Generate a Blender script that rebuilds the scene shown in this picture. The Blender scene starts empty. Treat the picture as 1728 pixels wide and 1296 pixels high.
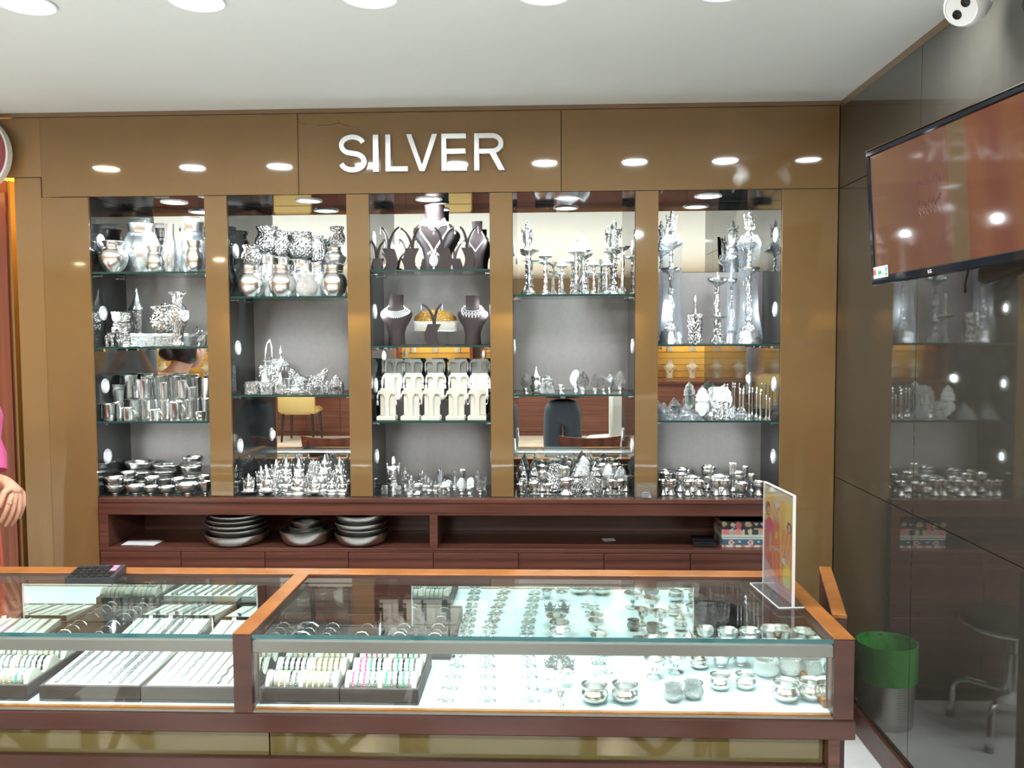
import bpy, math, random
from mathutils import Vector, Matrix
random.seed(11)
PI = math.pi
SC = bpy.context.scene
COL = SC.collection

# ------------------------------------------------------------------ camera
F = 1447.63                                   # focal length in pixels of the 1728 wide frame
CAM = Vector((0, 0, 1.45))
YAW, PITCH, ROLL = -0.03849, -0.05637, -0.00504
fwd = Vector((math.sin(YAW) * math.cos(PITCH), math.cos(YAW) * math.cos(PITCH), math.sin(PITCH)))
rgt = Vector((math.cos(YAW), -math.sin(YAW), 0))
upv = rgt.cross(fwd)
rgt, upv = rgt * math.cos(ROLL) + upv * math.sin(ROLL), upv * math.cos(ROLL) - rgt * math.sin(ROLL)
cam_d = bpy.data.cameras.new('camera')
cam_d.sensor_width = 36
cam_d.lens = F / 1728 * 36
cam_d.clip_start = 0.02
cam = bpy.data.objects.new('camera', cam_d)
COL.objects.link(cam)
cam.matrix_world = Matrix(((rgt.x, upv.x, -fwd.x, CAM.x), (rgt.y, upv.y, -fwd.y, CAM.y), (rgt.z, upv.z, -fwd.z, CAM.z), (0, 0, 0, 1)))
SC.camera = cam

def P(px, py, Y):
    """world point on the plane y = Y that the photograph shows at (px, py)"""
    d = rgt * ((px - 864) / F) + upv * ((648 - py) / F) + fwd
    return CAM + d * (Y / d.y)

# ------------------------------------------------------------------ world, light levels, exposure
SC.view_settings.view_transform = 'Standard'
SC.view_settings.look = 'None'
SC.view_settings.gamma = 1
SC.view_settings.use_curve_mapping = False
SC.view_settings.exposure = 0.16
SC.cycles.use_denoising = True
SC.cycles.caustics_reflective = False
SC.cycles.caustics_refractive = False
SC.cycles.max_bounces = 8
SC.cycles.transparent_max_bounces = 14
SC.cycles.sample_clamp_indirect = 6
W = bpy.data.worlds.new('world')
SC.world = W
W.use_nodes = True
W.node_tree.nodes['Background'].inputs[0].default_value = (0.9, 0.95, 1, 1)
W.node_tree.nodes['Background'].inputs[1].default_value = 0.05
CEIL_W, REAR_W, NICHE_TOP_W, NICHE_SIDE_W, LED_W = 9.0, 58.0, 4.4, 0.6, 2.1

def lamp(name, loc, aim, watts, color, size, parent=None, size_y=None, spread=PI):
    d = bpy.data.lights.new(name, 'AREA')
    d.energy = watts
    d.color = color
    d.size = size
    d.spread = spread
    if size_y:
        d.shape = 'RECTANGLE'; d.size_y = size_y
    else:
        d.shape = 'DISK'
    o = bpy.data.objects.new(name, d)
    COL.objects.link(o)
    o.location = loc
    o.rotation_euler = Vector(aim).to_track_quat('-Z', 'Y').to_euler()
    if parent:
        o.parent = parent
    return o

# ------------------------------------------------------------------ materials
MATS = {}
def mat(name, col, rough=0.5, metal=0.0, ior=1.5, emit=None, es=0.0, bump=None, var=None, spec=None):
    m = bpy.data.materials.new(name)
    m.use_nodes = True
    nt = m.node_tree
    b = nt.nodes['Principled BSDF']
    b.inputs['Base Color'].default_value = (*col, 1)
    b.inputs['Roughness'].default_value = rough
    b.inputs['Metallic'].default_value = metal
    b.inputs['IOR'].default_value = ior
    if spec is not None:
        b.inputs['Specular IOR Level'].default_value = spec
    if emit:
        b.inputs['Emission Color'].default_value = (*emit, 1)
        b.inputs['Emission Strength'].default_value = es
    tc = nt.nodes.new('ShaderNodeTexCoord')
    if var:                                   # (scale vector, amount, noise scale): darker and lighter streaks of the same hue
        mp = nt.nodes.new('ShaderNodeMapping')
        mp.inputs['Scale'].default_value = var[0]
        nt.links.new(tc.outputs['Object'], mp.inputs['Vector'])
        nz = nt.nodes.new('ShaderNodeTexNoise')
        nz.inputs['Scale'].default_value = var[2]
        nz.inputs['Detail'].default_value = 6
        nt.links.new(mp.outputs[0], nz.inputs['Vector'])
        cr = nt.nodes.new('ShaderNodeValToRGB')
        a = var[1]
        cr.color_ramp.elements[0].position = 0.3
        cr.color_ramp.elements[1].position = 0.7
        cr.color_ramp.elements[0].color = (*[c * (1 - a) for c in col], 1)
        cr.color_ramp.elements[1].color = (*[min(1, c * (1 + a)) for c in col], 1)
        nt.links.new(nz.outputs['Fac'], cr.inputs[0])
        nt.links.new(cr.outputs[0], b.inputs['Base Color'])
    if bump:                                  # (kind, scale, strength)
        bp = nt.nodes.new('ShaderNodeBump')
        bp.inputs['Strength'].default_value = bump[2]
        bp.inputs['Distance'].default_value = bump[3] if len(bump) > 3 else 0.02
        if bump[0] == 'voronoi':
            tx = nt.nodes.new('ShaderNodeTexVoronoi')
            out = tx.outputs['Distance']
        else:
            tx = nt.nodes.new('ShaderNodeTexNoise')
            tx.inputs['Detail'].default_value = 4
            out = tx.outputs['Fac']
        tx.inputs['Scale'].default_value = bump[1]
        nt.links.new(tc.outputs['Object'], tx.inputs['Vector'])
        nt.links.new(out, bp.inputs['Height'])
        if len(bump) > 4:                     # tarnish and painted crevice shade, both darkening the colour of the relief
            rp = nt.nodes.new('ShaderNodeValToRGB')
            rp.color_ramp.elements[0].position, rp.color_ramp.elements[1].position = 0.12, 0.55
            rp.color_ramp.elements[0].color = (*col, 1)
            rp.color_ramp.elements[1].color = (*[c * bump[4] for c in col], 1)
            nt.links.new(out, rp.inputs[0])
            nt.links.new(rp.outputs[0], b.inputs['Base Color'])
        nt.links.new(bp.outputs[0], b.inputs['Normal'])
    MATS[name] = m
    return m

def glassmat(name, tint, rough=0.0, ior=1.5, haze=0.0):
    m = bpy.data.materials.new(name)
    m.use_nodes = True
    nt = m.node_tree
    nt.nodes.clear()
    o = nt.nodes.new('ShaderNodeOutputMaterial')
    t = nt.nodes.new('ShaderNodeBsdfTransparent')
    t.inputs[0].default_value = (*tint, 1)
    g = nt.nodes.new('ShaderNodeBsdfGlossy')
    g.inputs['Roughness'].default_value = rough
    fr = nt.nodes.new('ShaderNodeFresnel')
    ge = nt.nodes.new('ShaderNodeNewGeometry')          # same reflectance on both faces of a thin pane
    mi = nt.nodes.new('ShaderNodeMix')
    mi.inputs[2].default_value = ior
    mi.inputs[3].default_value = 1 / ior
    nt.links.new(ge.outputs['Backfacing'], mi.inputs[0])
    nt.links.new(mi.outputs[0], fr.inputs[0])
    mx = nt.nodes.new('ShaderNodeMixShader')
    nt.links.new(fr.outputs[0], mx.inputs[0])
    nt.links.new(t.outputs[0], mx.inputs[1])
    nt.links.new(g.outputs[0], mx.inputs[2])
    last = mx
    if haze:
        df = nt.nodes.new('ShaderNodeBsdfDiffuse')
        df.inputs[0].default_value = (0.85, 0.9, 0.95, 1)
        m2 = nt.nodes.new('ShaderNodeMixShader')
        m2.inputs[0].default_value = haze
        nt.links.new(mx.outputs[0], m2.inputs[1])
        nt.links.new(df.outputs[0], m2.inputs[2])
        last = m2
    nt.links.new(last.outputs[0], o.inputs[0])
    MATS[name] = m
    return m

def printmat(name, rough=0.3, emit=0.0):
    """flat print: colours come from a colour attribute on the mesh"""
    m = bpy.data.materials.new(name)
    m.use_nodes = True
    nt = m.node_tree
    b = nt.nodes['Principled BSDF']
    a = nt.nodes.new('ShaderNodeAttribute')
    a.attribute_name = 'print'
    if emit: b.inputs['Base Color'].default_value = (.008, .008, .008, 1)
    else: nt.links.new(a.outputs['Color'], b.inputs['Base Color'])
    b.inputs['Roughness'].default_value = rough
    if emit:
        nt.links.new(a.outputs['Color'], b.inputs['Emission Color'])
        b.inputs['Emission Strength'].default_value = emit
    MATS[name] = m
    return m

mat('tan', (0.205, 0.122, 0.050), 0.04, ior=1.55, var=((1, 1, 1), 0.07, 3))
mat('tan_jamb', (0.235, 0.143, 0.062), 0.12, ior=1.5, var=((1, 1, 1), 0.06, 3))
mat('tan_trim', (0.20, 0.13, 0.075), 0.3)
mat('joint', (0.05, 0.035, 0.02), 0.6)
mat('rightpanel', (0.046, 0.041, 0.033), 0.035, ior=2.0, var=((1, 1, 1), 0.12, 40))
mat('ceilwhite', (0.84, 0.87, 0.86), 0.7)
mat('floortile', (0.72, 0.72, 0.70), 0.12, var=((1, 1, 1), 0.08, 4))
mat('rearwall', (0.36, 0.26, 0.15), 0.5)
mat('mustard', (0.55, 0.33, 0.07), 0.5)
mat('side_yellow_lit', (0.26, 0.155, 0.05), 0.4)  # cupboard side: yellow passage light painted into the wood's colour
mat('wood_dark', (0.095, 0.034, 0.024), 0.28, var=((0.7, 30, 30), 0.45, 2.0))
mat('wood_frame_lit', (0.30, 0.108, 0.028), 0.22, var=((3, 3, 3), 0.18, 3.0))  # lit copy of the frame wood, light on its tops put into the colour
mat('wood_fascia_shaded', (0.066, 0.022, 0.016), 0.3, var=((1.2, 12, 12), 0.25, 2.0))  # darker copy of the same wood, shade on its faces put into the colour
mat('wood_door', (0.20, 0.058, 0.034), 0.3, var=((30, 30, 0.7), 0.3, 2.0))
mat('wood_chair', (0.12, 0.035, 0.02), 0.25, var=((8, 8, 2), 0.3, 2.0))
mat('olive', (0.14, 0.112, 0.042), 0.06, ior=1.65)
mat('nicheside', (0.030, 0.031, 0.030), 0.04, ior=1.7)
mat('nichetop', (0.03, 0.03, 0.03), 0.03, ior=1.9)
mat('greyback', (0.165, 0.148, 0.138), 0.6, var=((1, 1, 1), 0.05, 60))
mat('mirror', (0.86, 0.88, 0.86), 0.0, metal=1.0)
mat('silver', (0.95, 0.95, 0.94), 0.22, metal=1.0)
mat('silver_en', (0.95, 0.95, 0.94), 0.2, metal=1.0, bump=('voronoi', 11, 1.0, .006, .55))
mat('silver_fine', (0.95, 0.95, 0.94), 0.22, metal=1.0, bump=('voronoi', 19, 1.0, .004, .55))
mat('silver_mat', (0.88, 0.88, 0.87), 0.34, metal=1.0, bump=('noise', 22, 1.0, .008))
mat('silver_dk', (0.22, 0.22, 0.23), 0.4, metal=0.7)
mat('white_metal', (0.86, 0.87, 0.88), 0.28, metal=0.35)
mat('gold', (0.93, 0.62, 0.20), 0.25, metal=1.0, bump=('voronoi', 260, 0.8, .002, .4))
mat('goldbead', (0.85, 0.60, 0.25), 0.25, metal=1.0)
mat('pearl', (0.85, 0.83, 0.78), 0.2)
mat('pinkstone', (0.75, 0.12, 0.35), 0.1)
mat('greenstone', (0.05, 0.4, 0.25), 0.1)
mat('bluestone', (0.05, 0.35, 0.55), 0.1)
mat('darkstone', (0.02, 0.02, 0.03), 0.1)
mat('chrome', (0.8, 0.8, 0.82), 0.06, metal=1.0)
mat('steel', (0.55, 0.55, 0.53), 0.3, metal=1.0)
mat('letter', (0.80, 0.81, 0.83), 0.22, metal=0.55)
mat('velvet', (0.085, 0.062, 0.060), 0.75, bump=('noise', 200, 0.1))
mat('velvet_dark', (0.045, 0.035, 0.035), 0.8)
mat('bustbrown', (0.024, 0.014, 0.015), 0.5)
mat('cream', (0.60, 0.575, 0.50), 0.45)
mat('cream_pad', (0.80, 0.80, 0.74), 0.6)
mat('greystand', (0.35, 0.35, 0.33), 0.5)
mat('casefloor', (0.70, 0.83, 0.85), 0.3)
mat('black', (0.012, 0.012, 0.014), 0.25)
mat('blackgloss', (0.01, 0.011, 0.014), 0.06)
mat('keygrey', (0.03, 0.033, 0.04), 0.35)
mat('pinkkey', (0.75, 0.22, 0.32), 0.4)
mat('white_plastic', (0.82, 0.83, 0.84), 0.3)
mat('railgrey', (0.21, 0.22, 0.205), 0.35, metal=0.3)
mat('paper', (0.75, 0.75, 0.78), 0.7)
mat('greenbag', (0.03, 0.42, 0.05), 0.35, bump=('noise', 25, 0.6))
mat('maroon', (0.24, 0.045, 0.06), 0.3)
mat('skin', (0.52, 0.27, 0.17), 0.45)
mat('hair', (0.012, 0.010, 0.010), 0.4)
mat('pinksaree', (0.48, 0.07, 0.20), 0.6, var=((1, 1, 1), 0.2, 12))
mat('orangesaree', (0.62, 0.12, 0.06), 0.6, var=((1, 1, 1), 0.2, 12))
mat('navy', (0.020, 0.028, 0.042), 0.7, bump=('noise', 300, 0.1))
mat('shirt', (0.45, 0.5, 0.56), 0.7)
mat('leather', (0.02, 0.015, 0.012), 0.35)
mat('creamchair', (0.42, 0.32, 0.13), 0.5)
mat('greychair', (0.42, 0.42, 0.38), 0.5)
mat('slat', (0.62, 0.40, 0.12), 0.5)
mat('tealedge', (0.03, 0.14, 0.155), 0.08)
mat('shelfedge', (0.015, 0.06, 0.055), 0.08)
mat('lens', (1, 1, 1), 0.4, emit=(0.86, 0.95, 1.0), es=9)
mat('lens_warm', (1, 1, 1), 0.4, emit=(1.0, 0.82, 0.5), es=9)
mat('spotlens', (1, 1, 1), 0.4, emit=(0.85, 0.96, 1.0), es=9)
mat('led', (1, 1, 1), 0.4, emit=(0.84, 0.96, 1.0), es=LED_W * 105)
mat('greensticker', (0.02, 0.35, 0.08), 0.4)
mat('redsticker', (0.6, 0.08, 0.05), 0.4)
mat('ink', (0.06, 0.012, 0.012), 0.5)
glassmat('glass', (0.93, 0.98, 0.965))
glassmat('acrylic', (0.98, 0.985, 0.99), haze=0.02)
glassmat('wrap', (0.93, 0.96, 0.99), rough=0.16, ior=1.35, haze=0.07)
printmat('print')
printmat('screen', 0.06, emit=0.95)

# ------------------------------------------------------------------ mesh helpers
def mesh(name, v, f, m=None, smooth=True, angle=35, mats=None, fm=None):
    me = bpy.data.meshes.new(name)
    me.from_pydata([tuple(p) for p in v], [], f)
    for k in (mats or ([m] if m else [])):
        me.materials.append(MATS[k])
    if fm:
        me.polygons.foreach_set('material_index', fm)
    if smooth:
        me.polygons.foreach_set('use_smooth', [True] * len(f))
        me.update()
        me.set_sharp_from_angle(angle=math.radians(angle))
    me.update()
    return me

class MB:
    def __init__(s):
        s.v = []; s.f = []
    def add(s, v, f):
        n = len(s.v)
        s.v += [Vector(p) for p in v]
        s.f += [tuple(i + n for i in q) for q in f]
        return s
    def box(s, x0, x1, y0, y1, z0, z1, b=0.0):
        if b:
            b = min(b, (x1 - x0) * .45, (y1 - y0) * .45, (z1 - z0) * .45)
            v = []
            for z, i in ((z0, b), (z0 + b, 0), (z1 - b, 0), (z1, b)):
                v += [(x0 + i, y0 + i, z), (x1 - i, y0 + i, z), (x1 - i, y1 - i, z), (x0 + i, y1 - i, z)]
            f = [(3, 2, 1, 0), (12, 13, 14, 15)]
            for k in range(3):
                for j in range(4):
                    a = k * 4 + j; c = k * 4 + (j + 1) % 4
                    f.append((a, c, c + 4, a + 4))
            return s.add(v, f)
        v = [(x0, y0, z0), (x1, y0, z0), (x1, y1, z0), (x0, y1, z0), (x0, y0, z1), (x1, y0, z1), (x1, y1, z1), (x0, y1, z1)]
        return s.add(v, [(3, 2, 1, 0), (4, 5, 6, 7), (0, 1, 5, 4), (1, 2, 6, 5), (2, 3, 7, 6), (3, 0, 4, 7)])
    def lathe(s, prof, n=24, c=(0, 0, 0), sx=1, sy=1, sz=1, mod=None):
        v = []; f = []
        for k, (r, z) in enumerate(prof):
            for i in range(n):
                a = 2 * PI * i / n
                rr = r * (mod(a, k) if mod else 1)
                v.append((c[0] + rr * math.cos(a) * sx, c[1] + rr * math.sin(a) * sy, c[2] + z * sz))
        for k in range(len(prof) - 1):
            for i in range(n):
                j = (i + 1) % n
                f.append((k * n + i, k * n + j, (k + 1) * n + j, (k + 1) * n + i))
        if prof[0][0] > 1e-4: f.append(tuple(range(n - 1, -1, -1)))
        m = (len(prof) - 1) * n
        if prof[-1][0] > 1e-4: f.append(tuple(range(m, m + n)))
        return s.add(v, f)
    def ell(s, c, r, n=10, k=6):
        prof = [(math.sin(PI * i / k), -math.cos(PI * i / k)) for i in range(k + 1)]
        prof = [(max(a, 1e-5), b) for a, b in prof]
        return s.lathe(prof, n, c, r[0], r[1], r[2])
    def tube(s, pts, rad, n=8, closed=False):
        pts = [Vector(p) for p in pts]
        if not hasattr(rad, '__len__'): rad = [rad] * len(pts)
        v = []; f = []
        m = len(pts)
        ref = None
        for i, p in enumerate(pts):
            if closed:
                t = pts[(i + 1) % m] - pts[i - 1]
            else:
                t = pts[min(i + 1, m - 1)] - pts[max(i - 1, 0)]
            t.normalize()
            if ref is None:
                ref = Vector((0, 0, 1)) if abs(t.z) < 0.9 else Vector((1, 0, 0))
            a = t.cross(ref)
            if a.length < 1e-4: a = t.cross(Vector((0, 1, 0)))
            a.normalize()
            b = a.cross(t)
            ref = b
            for j in range(n):
                q = 2 * PI * j / n
                v.append(p + (a * math.cos(q) + b * math.sin(q)) * rad[i])
        for i in range(m if closed else m - 1):
            i2 = (i + 1) % m
            for j in range(n):
                k = (j + 1) % n
                f.append((i * n + j, i * n + k, i2 * n + k, i2 * n + j))
        if not closed:
            f.append(tuple(range(n - 1, -1, -1)))
            f.append(tuple(range((m - 1) * n, m * n)))
        return s.add(v, f)
    def prism(s, poly, y0, y1):
        """polygon in x,z pushed along y"""
        n = len(poly)
        v = [(x, y0, z) for x, z in poly] + [(x, y1, z) for x, z in poly]
        f = [tuple(range(n)), tuple(range(2 * n - 1, n - 1, -1))]
        f += [(j, i, i + n, j + n) for i in range(n) for j in [(i + 1) % n]]
        return s.add(v, f)
    def xf(s, M):
        s.v = [M @ p for p in s.v]
        return s
    def mesh(s, name, m, smooth=True, angle=35):
        return mesh(name, s.v, s.f, m, smooth, angle)

def obj(name, me, parent=None, loc=(0, 0, 0), rz=0.0, scale=None):
    o = bpy.data.objects.new(name, me)
    COL.objects.link(o)
    o.location = loc
    if rz: o.rotation_euler.z = rz
    if scale: o.scale = scale
    if parent: o.parent = parent
    return o
def empty(name, loc=(0, 0, 0), rz=0.0):
    o = obj(name, None, None, loc, rz)
    o.empty_display_size = 0.05
    return o
def tag(o, label=None, cat=None, group=None, kind=None):
    if label: o['label'] = label
    if cat: o['category'] = cat
    if group: o['group'] = group
    if kind: o['kind'] = kind
    return o
def box(name, m, x0, x1, y0, y1, z0, z1, parent=None, b=0.0):
    """box whose origin sits at its base centre"""
    cx, cy = (x0 + x1) / 2, (y0 + y1) / 2
    me = MB().box(x0 - cx, x1 - cx, y0 - cy, y1 - cy, 0, z1 - z0, b).mesh(name, m, bool(b), 30)
    o = obj(name, me, None, (cx, cy, z0))
    if parent:
        o.parent = parent
        o.location = Vector((cx, cy, z0)) - parent.location
    return o
def struct(name, m, *a, **k):
    return tag(box(name, m, *a, **k), kind='structure')

ORD = ['first', 'second', 'third', 'fourth', 'fifth', 'sixth', 'seventh', 'eighth', 'ninth', 'tenth', 'eleventh', 'twelfth', 'thirteenth',
       'fourteenth', 'fifteenth', 'sixteenth', 'seventeenth', 'eighteenth', 'nineteenth', 'twentieth', 'twenty-first', 'twenty-second']
PENDING = []
def later(o, phrase, place, cat, group, key=None):
    """label it at the end, when its place among the look-alikes beside it is known"""
    tag(o, None, cat, group)
    PENDING.append((o, phrase, place, key if key is not None else o.location.x))

# ------------------------------------------------------------------ the room
YW, YB = 3.40, 3.69                   # face of the panelled wall, back of the niches
ZC, XR = 2.345, 1.15                  # ceiling, right wall
ZT, ZN = 2.012, 0.805                 # top and floor of the niches
NX = [(-1.823, -1.355), (-1.262, -0.785), (-0.693, -0.217), (-0.125, 0.354), (0.446, 0.922)]
XL, YR, XF, YE = -6.6, -6.2, 4.6, 1.2     # far left, rear and far right walls; where the right wall ends
struct('floor', 'floortile', XL - .1, XF + .1, YR - .1, 5.0, -0.1, 0)
struct('ceiling', 'ceilwhite', XL - .1, XF + .1, YR - .1, 5.0, ZC, ZC + 0.1)
struct('wall_left', 'rearwall', XL - .1, XL, YR, 5.0, 0, ZC)
struct('wall_rear', 'rearwall', XL, XF, YR - .1, YR, 0, ZC)
struct('wall_far_right', 'rearwall', XF, XF + .1, YR, YE, 0, ZC)
struct('wall_beside', 'rearwall', XR + .1, XF, YE, YE + .1, 0, ZC)
wr = struct('wall_right', 'joint', XR, XR + 0.1, YE, YW + 0.4, 0, ZC)
ys = [YE, 1.48, 2.68, YW]
for y0, y1 in zip(ys, ys[1:]):
    for z0, z1 in ((0.0, 0.89), (0.89, 2.009), (2.009, 2.318)):
        o = box('panel', 'rightpanel', XR - 0.012, XR - 0.0005, y0 + .0015, y1 - .0015, z0 + .0015, z1 - .0015, wr)
struct('trim_1', 'tan_trim', XR - 0.010, XR - 0.0005, YE, YW - .001, 2.3195, ZC - .0005)
struct('baseboard_right', 'wood_fascia_shaded', XR - 0.028, XR - 0.0125, YE, YW, 0, 0.094, b=.003)

wb = struct('wall_back', 'joint', -2.13, XR - .013, YW + 0.012, YW + 0.02, 2.014, ZC)
def pan(m, x0, x1, z0, z1, y=YW):
    g = .0015
    return box('panel', m, x0 + g, x1 - g, y, y + 0.0115, z0 + g, z1 - g, wb)
XRI = XR - .013
for x0, x1 in ((-2.012, -0.972), (-0.972, 0.066), (0.066, XRI)):
    pan('tan', x0, x1, 2.012, 2.328)
pan('tan_jamb', -2.95, -2.012, 2.092, 2.328, YW + .004)
pan('tan_jamb', -2.128, -2.016, 0, 2.092, YW + .004)
for x0, x1, z0 in ((-2.016, NX[0][0], 0), (NX[0][1], NX[1][0], ZN), (NX[1][1], NX[2][0], ZN), (NX[2][1], NX[3][0], ZN), (NX[3][1], NX[4][0], ZN), (NX[4][1], XRI, 0)):
    pan('tan', x0, x1, z0, 2.012)
struct('trim_2', 'tan_trim', -2.95, XRI, YW - .004, YW + .011, 2.3285, ZC - .0005)
# doorway on the left, wooden cupboard standing in the lit passage behind it
struct('wall_passage', 'mustard', XL, -1.90, 4.3, 4.35, 0, ZC)
struct('wall_beside_passage', 'mustard', -1.99, -1.95, YW + .021, 4.3, 0, ZC)
struct('wall_left_of_door', 'tan_jamb', XL, -2.95, YW, YW + .1, 0, ZC)
cp = P(8, 303, 3.50)
cw = tag(empty('cupboard', (cp.x - .35, 3.5, 0)), 'tall reddish wooden cupboard seen through the doorway at left edge', 'cupboard')
obj('body', MB().box(-.35, .35, .012, .5, 0, cp.z, .004).mesh('body', 'wood_door'), cw)
obj('side_panel', MB().box(.3502, .3602, .014, .5, 0, cp.z - .002).mesh('side_panel', 'side_yellow_lit', False), cw)
for s in (-1, 1):
    d = obj('door', MB().box(-.172, .172, 0, .012, 0, cp.z - .1, .003).mesh('door', 'wood_door'), cw, (.175 * s, 0, .05))
    obj('handle', MB().tube([(0, 0, 0), (0, -.03, .01), (0, -.03, .13), (0, 0, .14)], .005).mesh('handle', 'chrome'), d, (-.14 * s, 0, .9))
lamp('passage_light', (-2.5, 3.9, ZC - .03), (0, 0, -1), 90, (1.0, 0.72, 0.28), 0.3)

# round maroon sign over the doorway
c = P(-55, 257, 3.33)
sg = tag(empty('round_sign', (c.x, 3.395, c.z)), 'round maroon disc sign with white rim above the doorway', 'sign')
def disc_y(r, y0, y1, n=48):
    return MB().prism([(r * math.cos(2 * PI * i / n), r * math.sin(2 * PI * i / n)) for i in range(n)], y0, y1)
obj('face', disc_y(.150, -.066, -.03).mesh('face', 'maroon', angle=30), sg)
obj('rim', disc_y(.158, -.060, -.028).mesh('rim', 'white_plastic', angle=30), sg)
obj('spacer', disc_y(.05, -.03, .007, 16).mesh('spacer', 'steel', angle=30), sg)

# the sign: six letters pinned to the header
fc = bpy.data.curves.new('t', 'FONT')
def text_mesh(name, body, size, ext, m, shear=0.0):
    cu = bpy.data.curves.new(name, 'FONT')
    cu.body = body; cu.size = size; cu.extrude = ext; cu.shear = shear
    o = bpy.data.objects.new(name, cu)
    COL.objects.link(o)
    dg = bpy.context.evaluated_depsgraph_get()
    me = bpy.data.meshes.new_from_object(o.evaluated_get(dg))
    bpy.data.objects.remove(o)
    me.materials.clear()
    me.materials.append(MATS[m])
    return me
def fit_letter(me, x0, x1, z0, z1):
    xs = [v.co.x for v in me.vertices]; zs = [v.co.y for v in me.vertices]; ds = [v.co.z for v in me.vertices]
    for v in me.vertices:
        x, y, z = v.co
        v.co = ((x - min(xs)) / (max(xs) - min(xs)) * (x1 - x0) - (x1 - x0) / 2, -z, (y - min(zs)) / (max(zs) - min(zs)) * (z1 - z0))
sv = tag(empty('silver_sign', (-0.48, YW - .012, 2.095)), 'raised brushed metal letters SILVER on the brown header panel', 'sign')
LH, LS = .142, .0185                           # cap height and stroke
def stroke_poly(pts, w):
    """outline of a constant width stroke along a polyline"""
    L, R = [], []
    for i, (x, z) in enumerate(pts):
        a = pts[max(i - 1, 0)]; b = pts[min(i + 1, len(pts) - 1)]
        tx, tz = b[0] - a[0], b[1] - a[1]
        l = math.hypot(tx, tz)
        nx, nz = -tz / l * w / 2, tx / l * w / 2
        L.append((x + nx, z + nz)); R.append((x - nx, z - nz))
    return L, R
def ribbon(b, pts, w, y0=-.008, y1=.010):
    L, R = stroke_poly(pts, w)
    n = len(pts)
    v = [(x, y0, z) for x, z in L] + [(x, y0, z) for x, z in R] + [(x, y1, z) for x, z in L] + [(x, y1, z) for x, z in R]
    f = []
    for i in range(n - 1):
        f += [(i + n, i + n + 1, i + 1, i), (i + 2 * n, i + 1 + 2 * n, i + 1 + 3 * n, i + 3 * n), (i, i + 1, i + 1 + 2 * n, i + 2 * n), (i + n + 1, i + n, i + 3 * n, i + 1 + 3 * n)]
    f += [(n, 0, 2 * n, 3 * n), (n - 1, 2 * n - 1, 4 * n - 1, 3 * n - 1)]
    b.add(v, f)
def letter(ch, w):
    b = MB()
    h, t = LH, LS
    pr = lambda poly: b.prism(poly, -.008, .010)
    if ch == 'I': pr([(0, 0), (w, 0), (w, h), (0, h)])
    elif ch == 'L': pr([(0, 0), (w, 0), (w, t), (t * 1.05, t), (t * 1.05, h), (0, h)])
    elif ch == 'E': pr([(0, 0), (w, 0), (w, t), (t, t), (t, h * .46), (w * .95, h * .46), (w * .95, h * .46 + t), (t, h * .46 + t), (t, h - t), (w * .98, h - t), (w * .98, h), (0, h)])
    elif ch == 'V': pr([(w / 2 - t * .55, 0), (w / 2 + t * .55, 0), (w, h), (w - t * 1.1, h), (w / 2, t * 1.25), (t * 1.1, h), (0, h)])
    elif ch == 'R':
        pr([(0, 0), (t, 0), (t, h), (0, h)])
        r = (h * .55 - t) / 2
        zc = h - t / 2 - r
        xs = w * .58
        pts = [(t * .9, h - t / 2), (xs, h - t / 2)] + [(xs + (w * .96 - t / 2 - xs) * math.sin(PI * q / 12), zc + r * math.cos(PI * q / 12)) for q in range(1, 12)] + [(xs, zc - r), (t * .9, zc - r)]
        ribbon(b, pts, t)
        b.prism([(w * .46, zc - r), (w * .68, zc - r), (w, 0), (w - t * 1.25, 0)], -.0083, .010)
    elif ch == 'S':
        R1, zt_ = (h * .5 - t / 2 + .002) / 2, h - t / 2 + .002
        a = w / 2 - t / 2
        pts = []
        for q in range(13):
            an = math.radians(18 + q * 222 / 12)
            pts.append((w / 2 + a * .95 * math.cos(an), zt_ - R1 + R1 * math.sin(an)))
        for q in range(13):
            an = math.radians(64 - q * 228 / 12)
            pts.append((w / 2 + a * math.cos(an), -.002 + t / 2 + R1 + R1 * math.sin(an)))
        ribbon(b, pts, t)
    return b.mesh('letter', 'letter', True, 30)
for ch, a, b in (('S', 573, 620), ('I', 631, 640), ('L', 652, 689), ('V', 687, 739), ('E', 746, 788), ('R', 801, 852)):
    x0, x1 = P(a, 260, YW).x, P(b, 260, YW).x
    obj('letter', letter(ch, x1 - x0), sv, (x0 + .48, .001, 0))
# thin cracks in the laminate above the sign
ck = MB()
for pts in ([(536, 212), (556, 211), (572, 207), (571, 203)], [(572, 207), (584, 212), (592, 213)], [(503, 199), (506, 209), (516, 209)], [(724, 183), (725, 192)]):
    ck.tube([P(x, y, YW - .0004) for x, y in pts], .0009, 4)
tag(obj('panel_crack', ck.mesh('panel_crack', 'joint')), 'thin dark cracks in the brown header panel left of the sign', 'crack')

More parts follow.
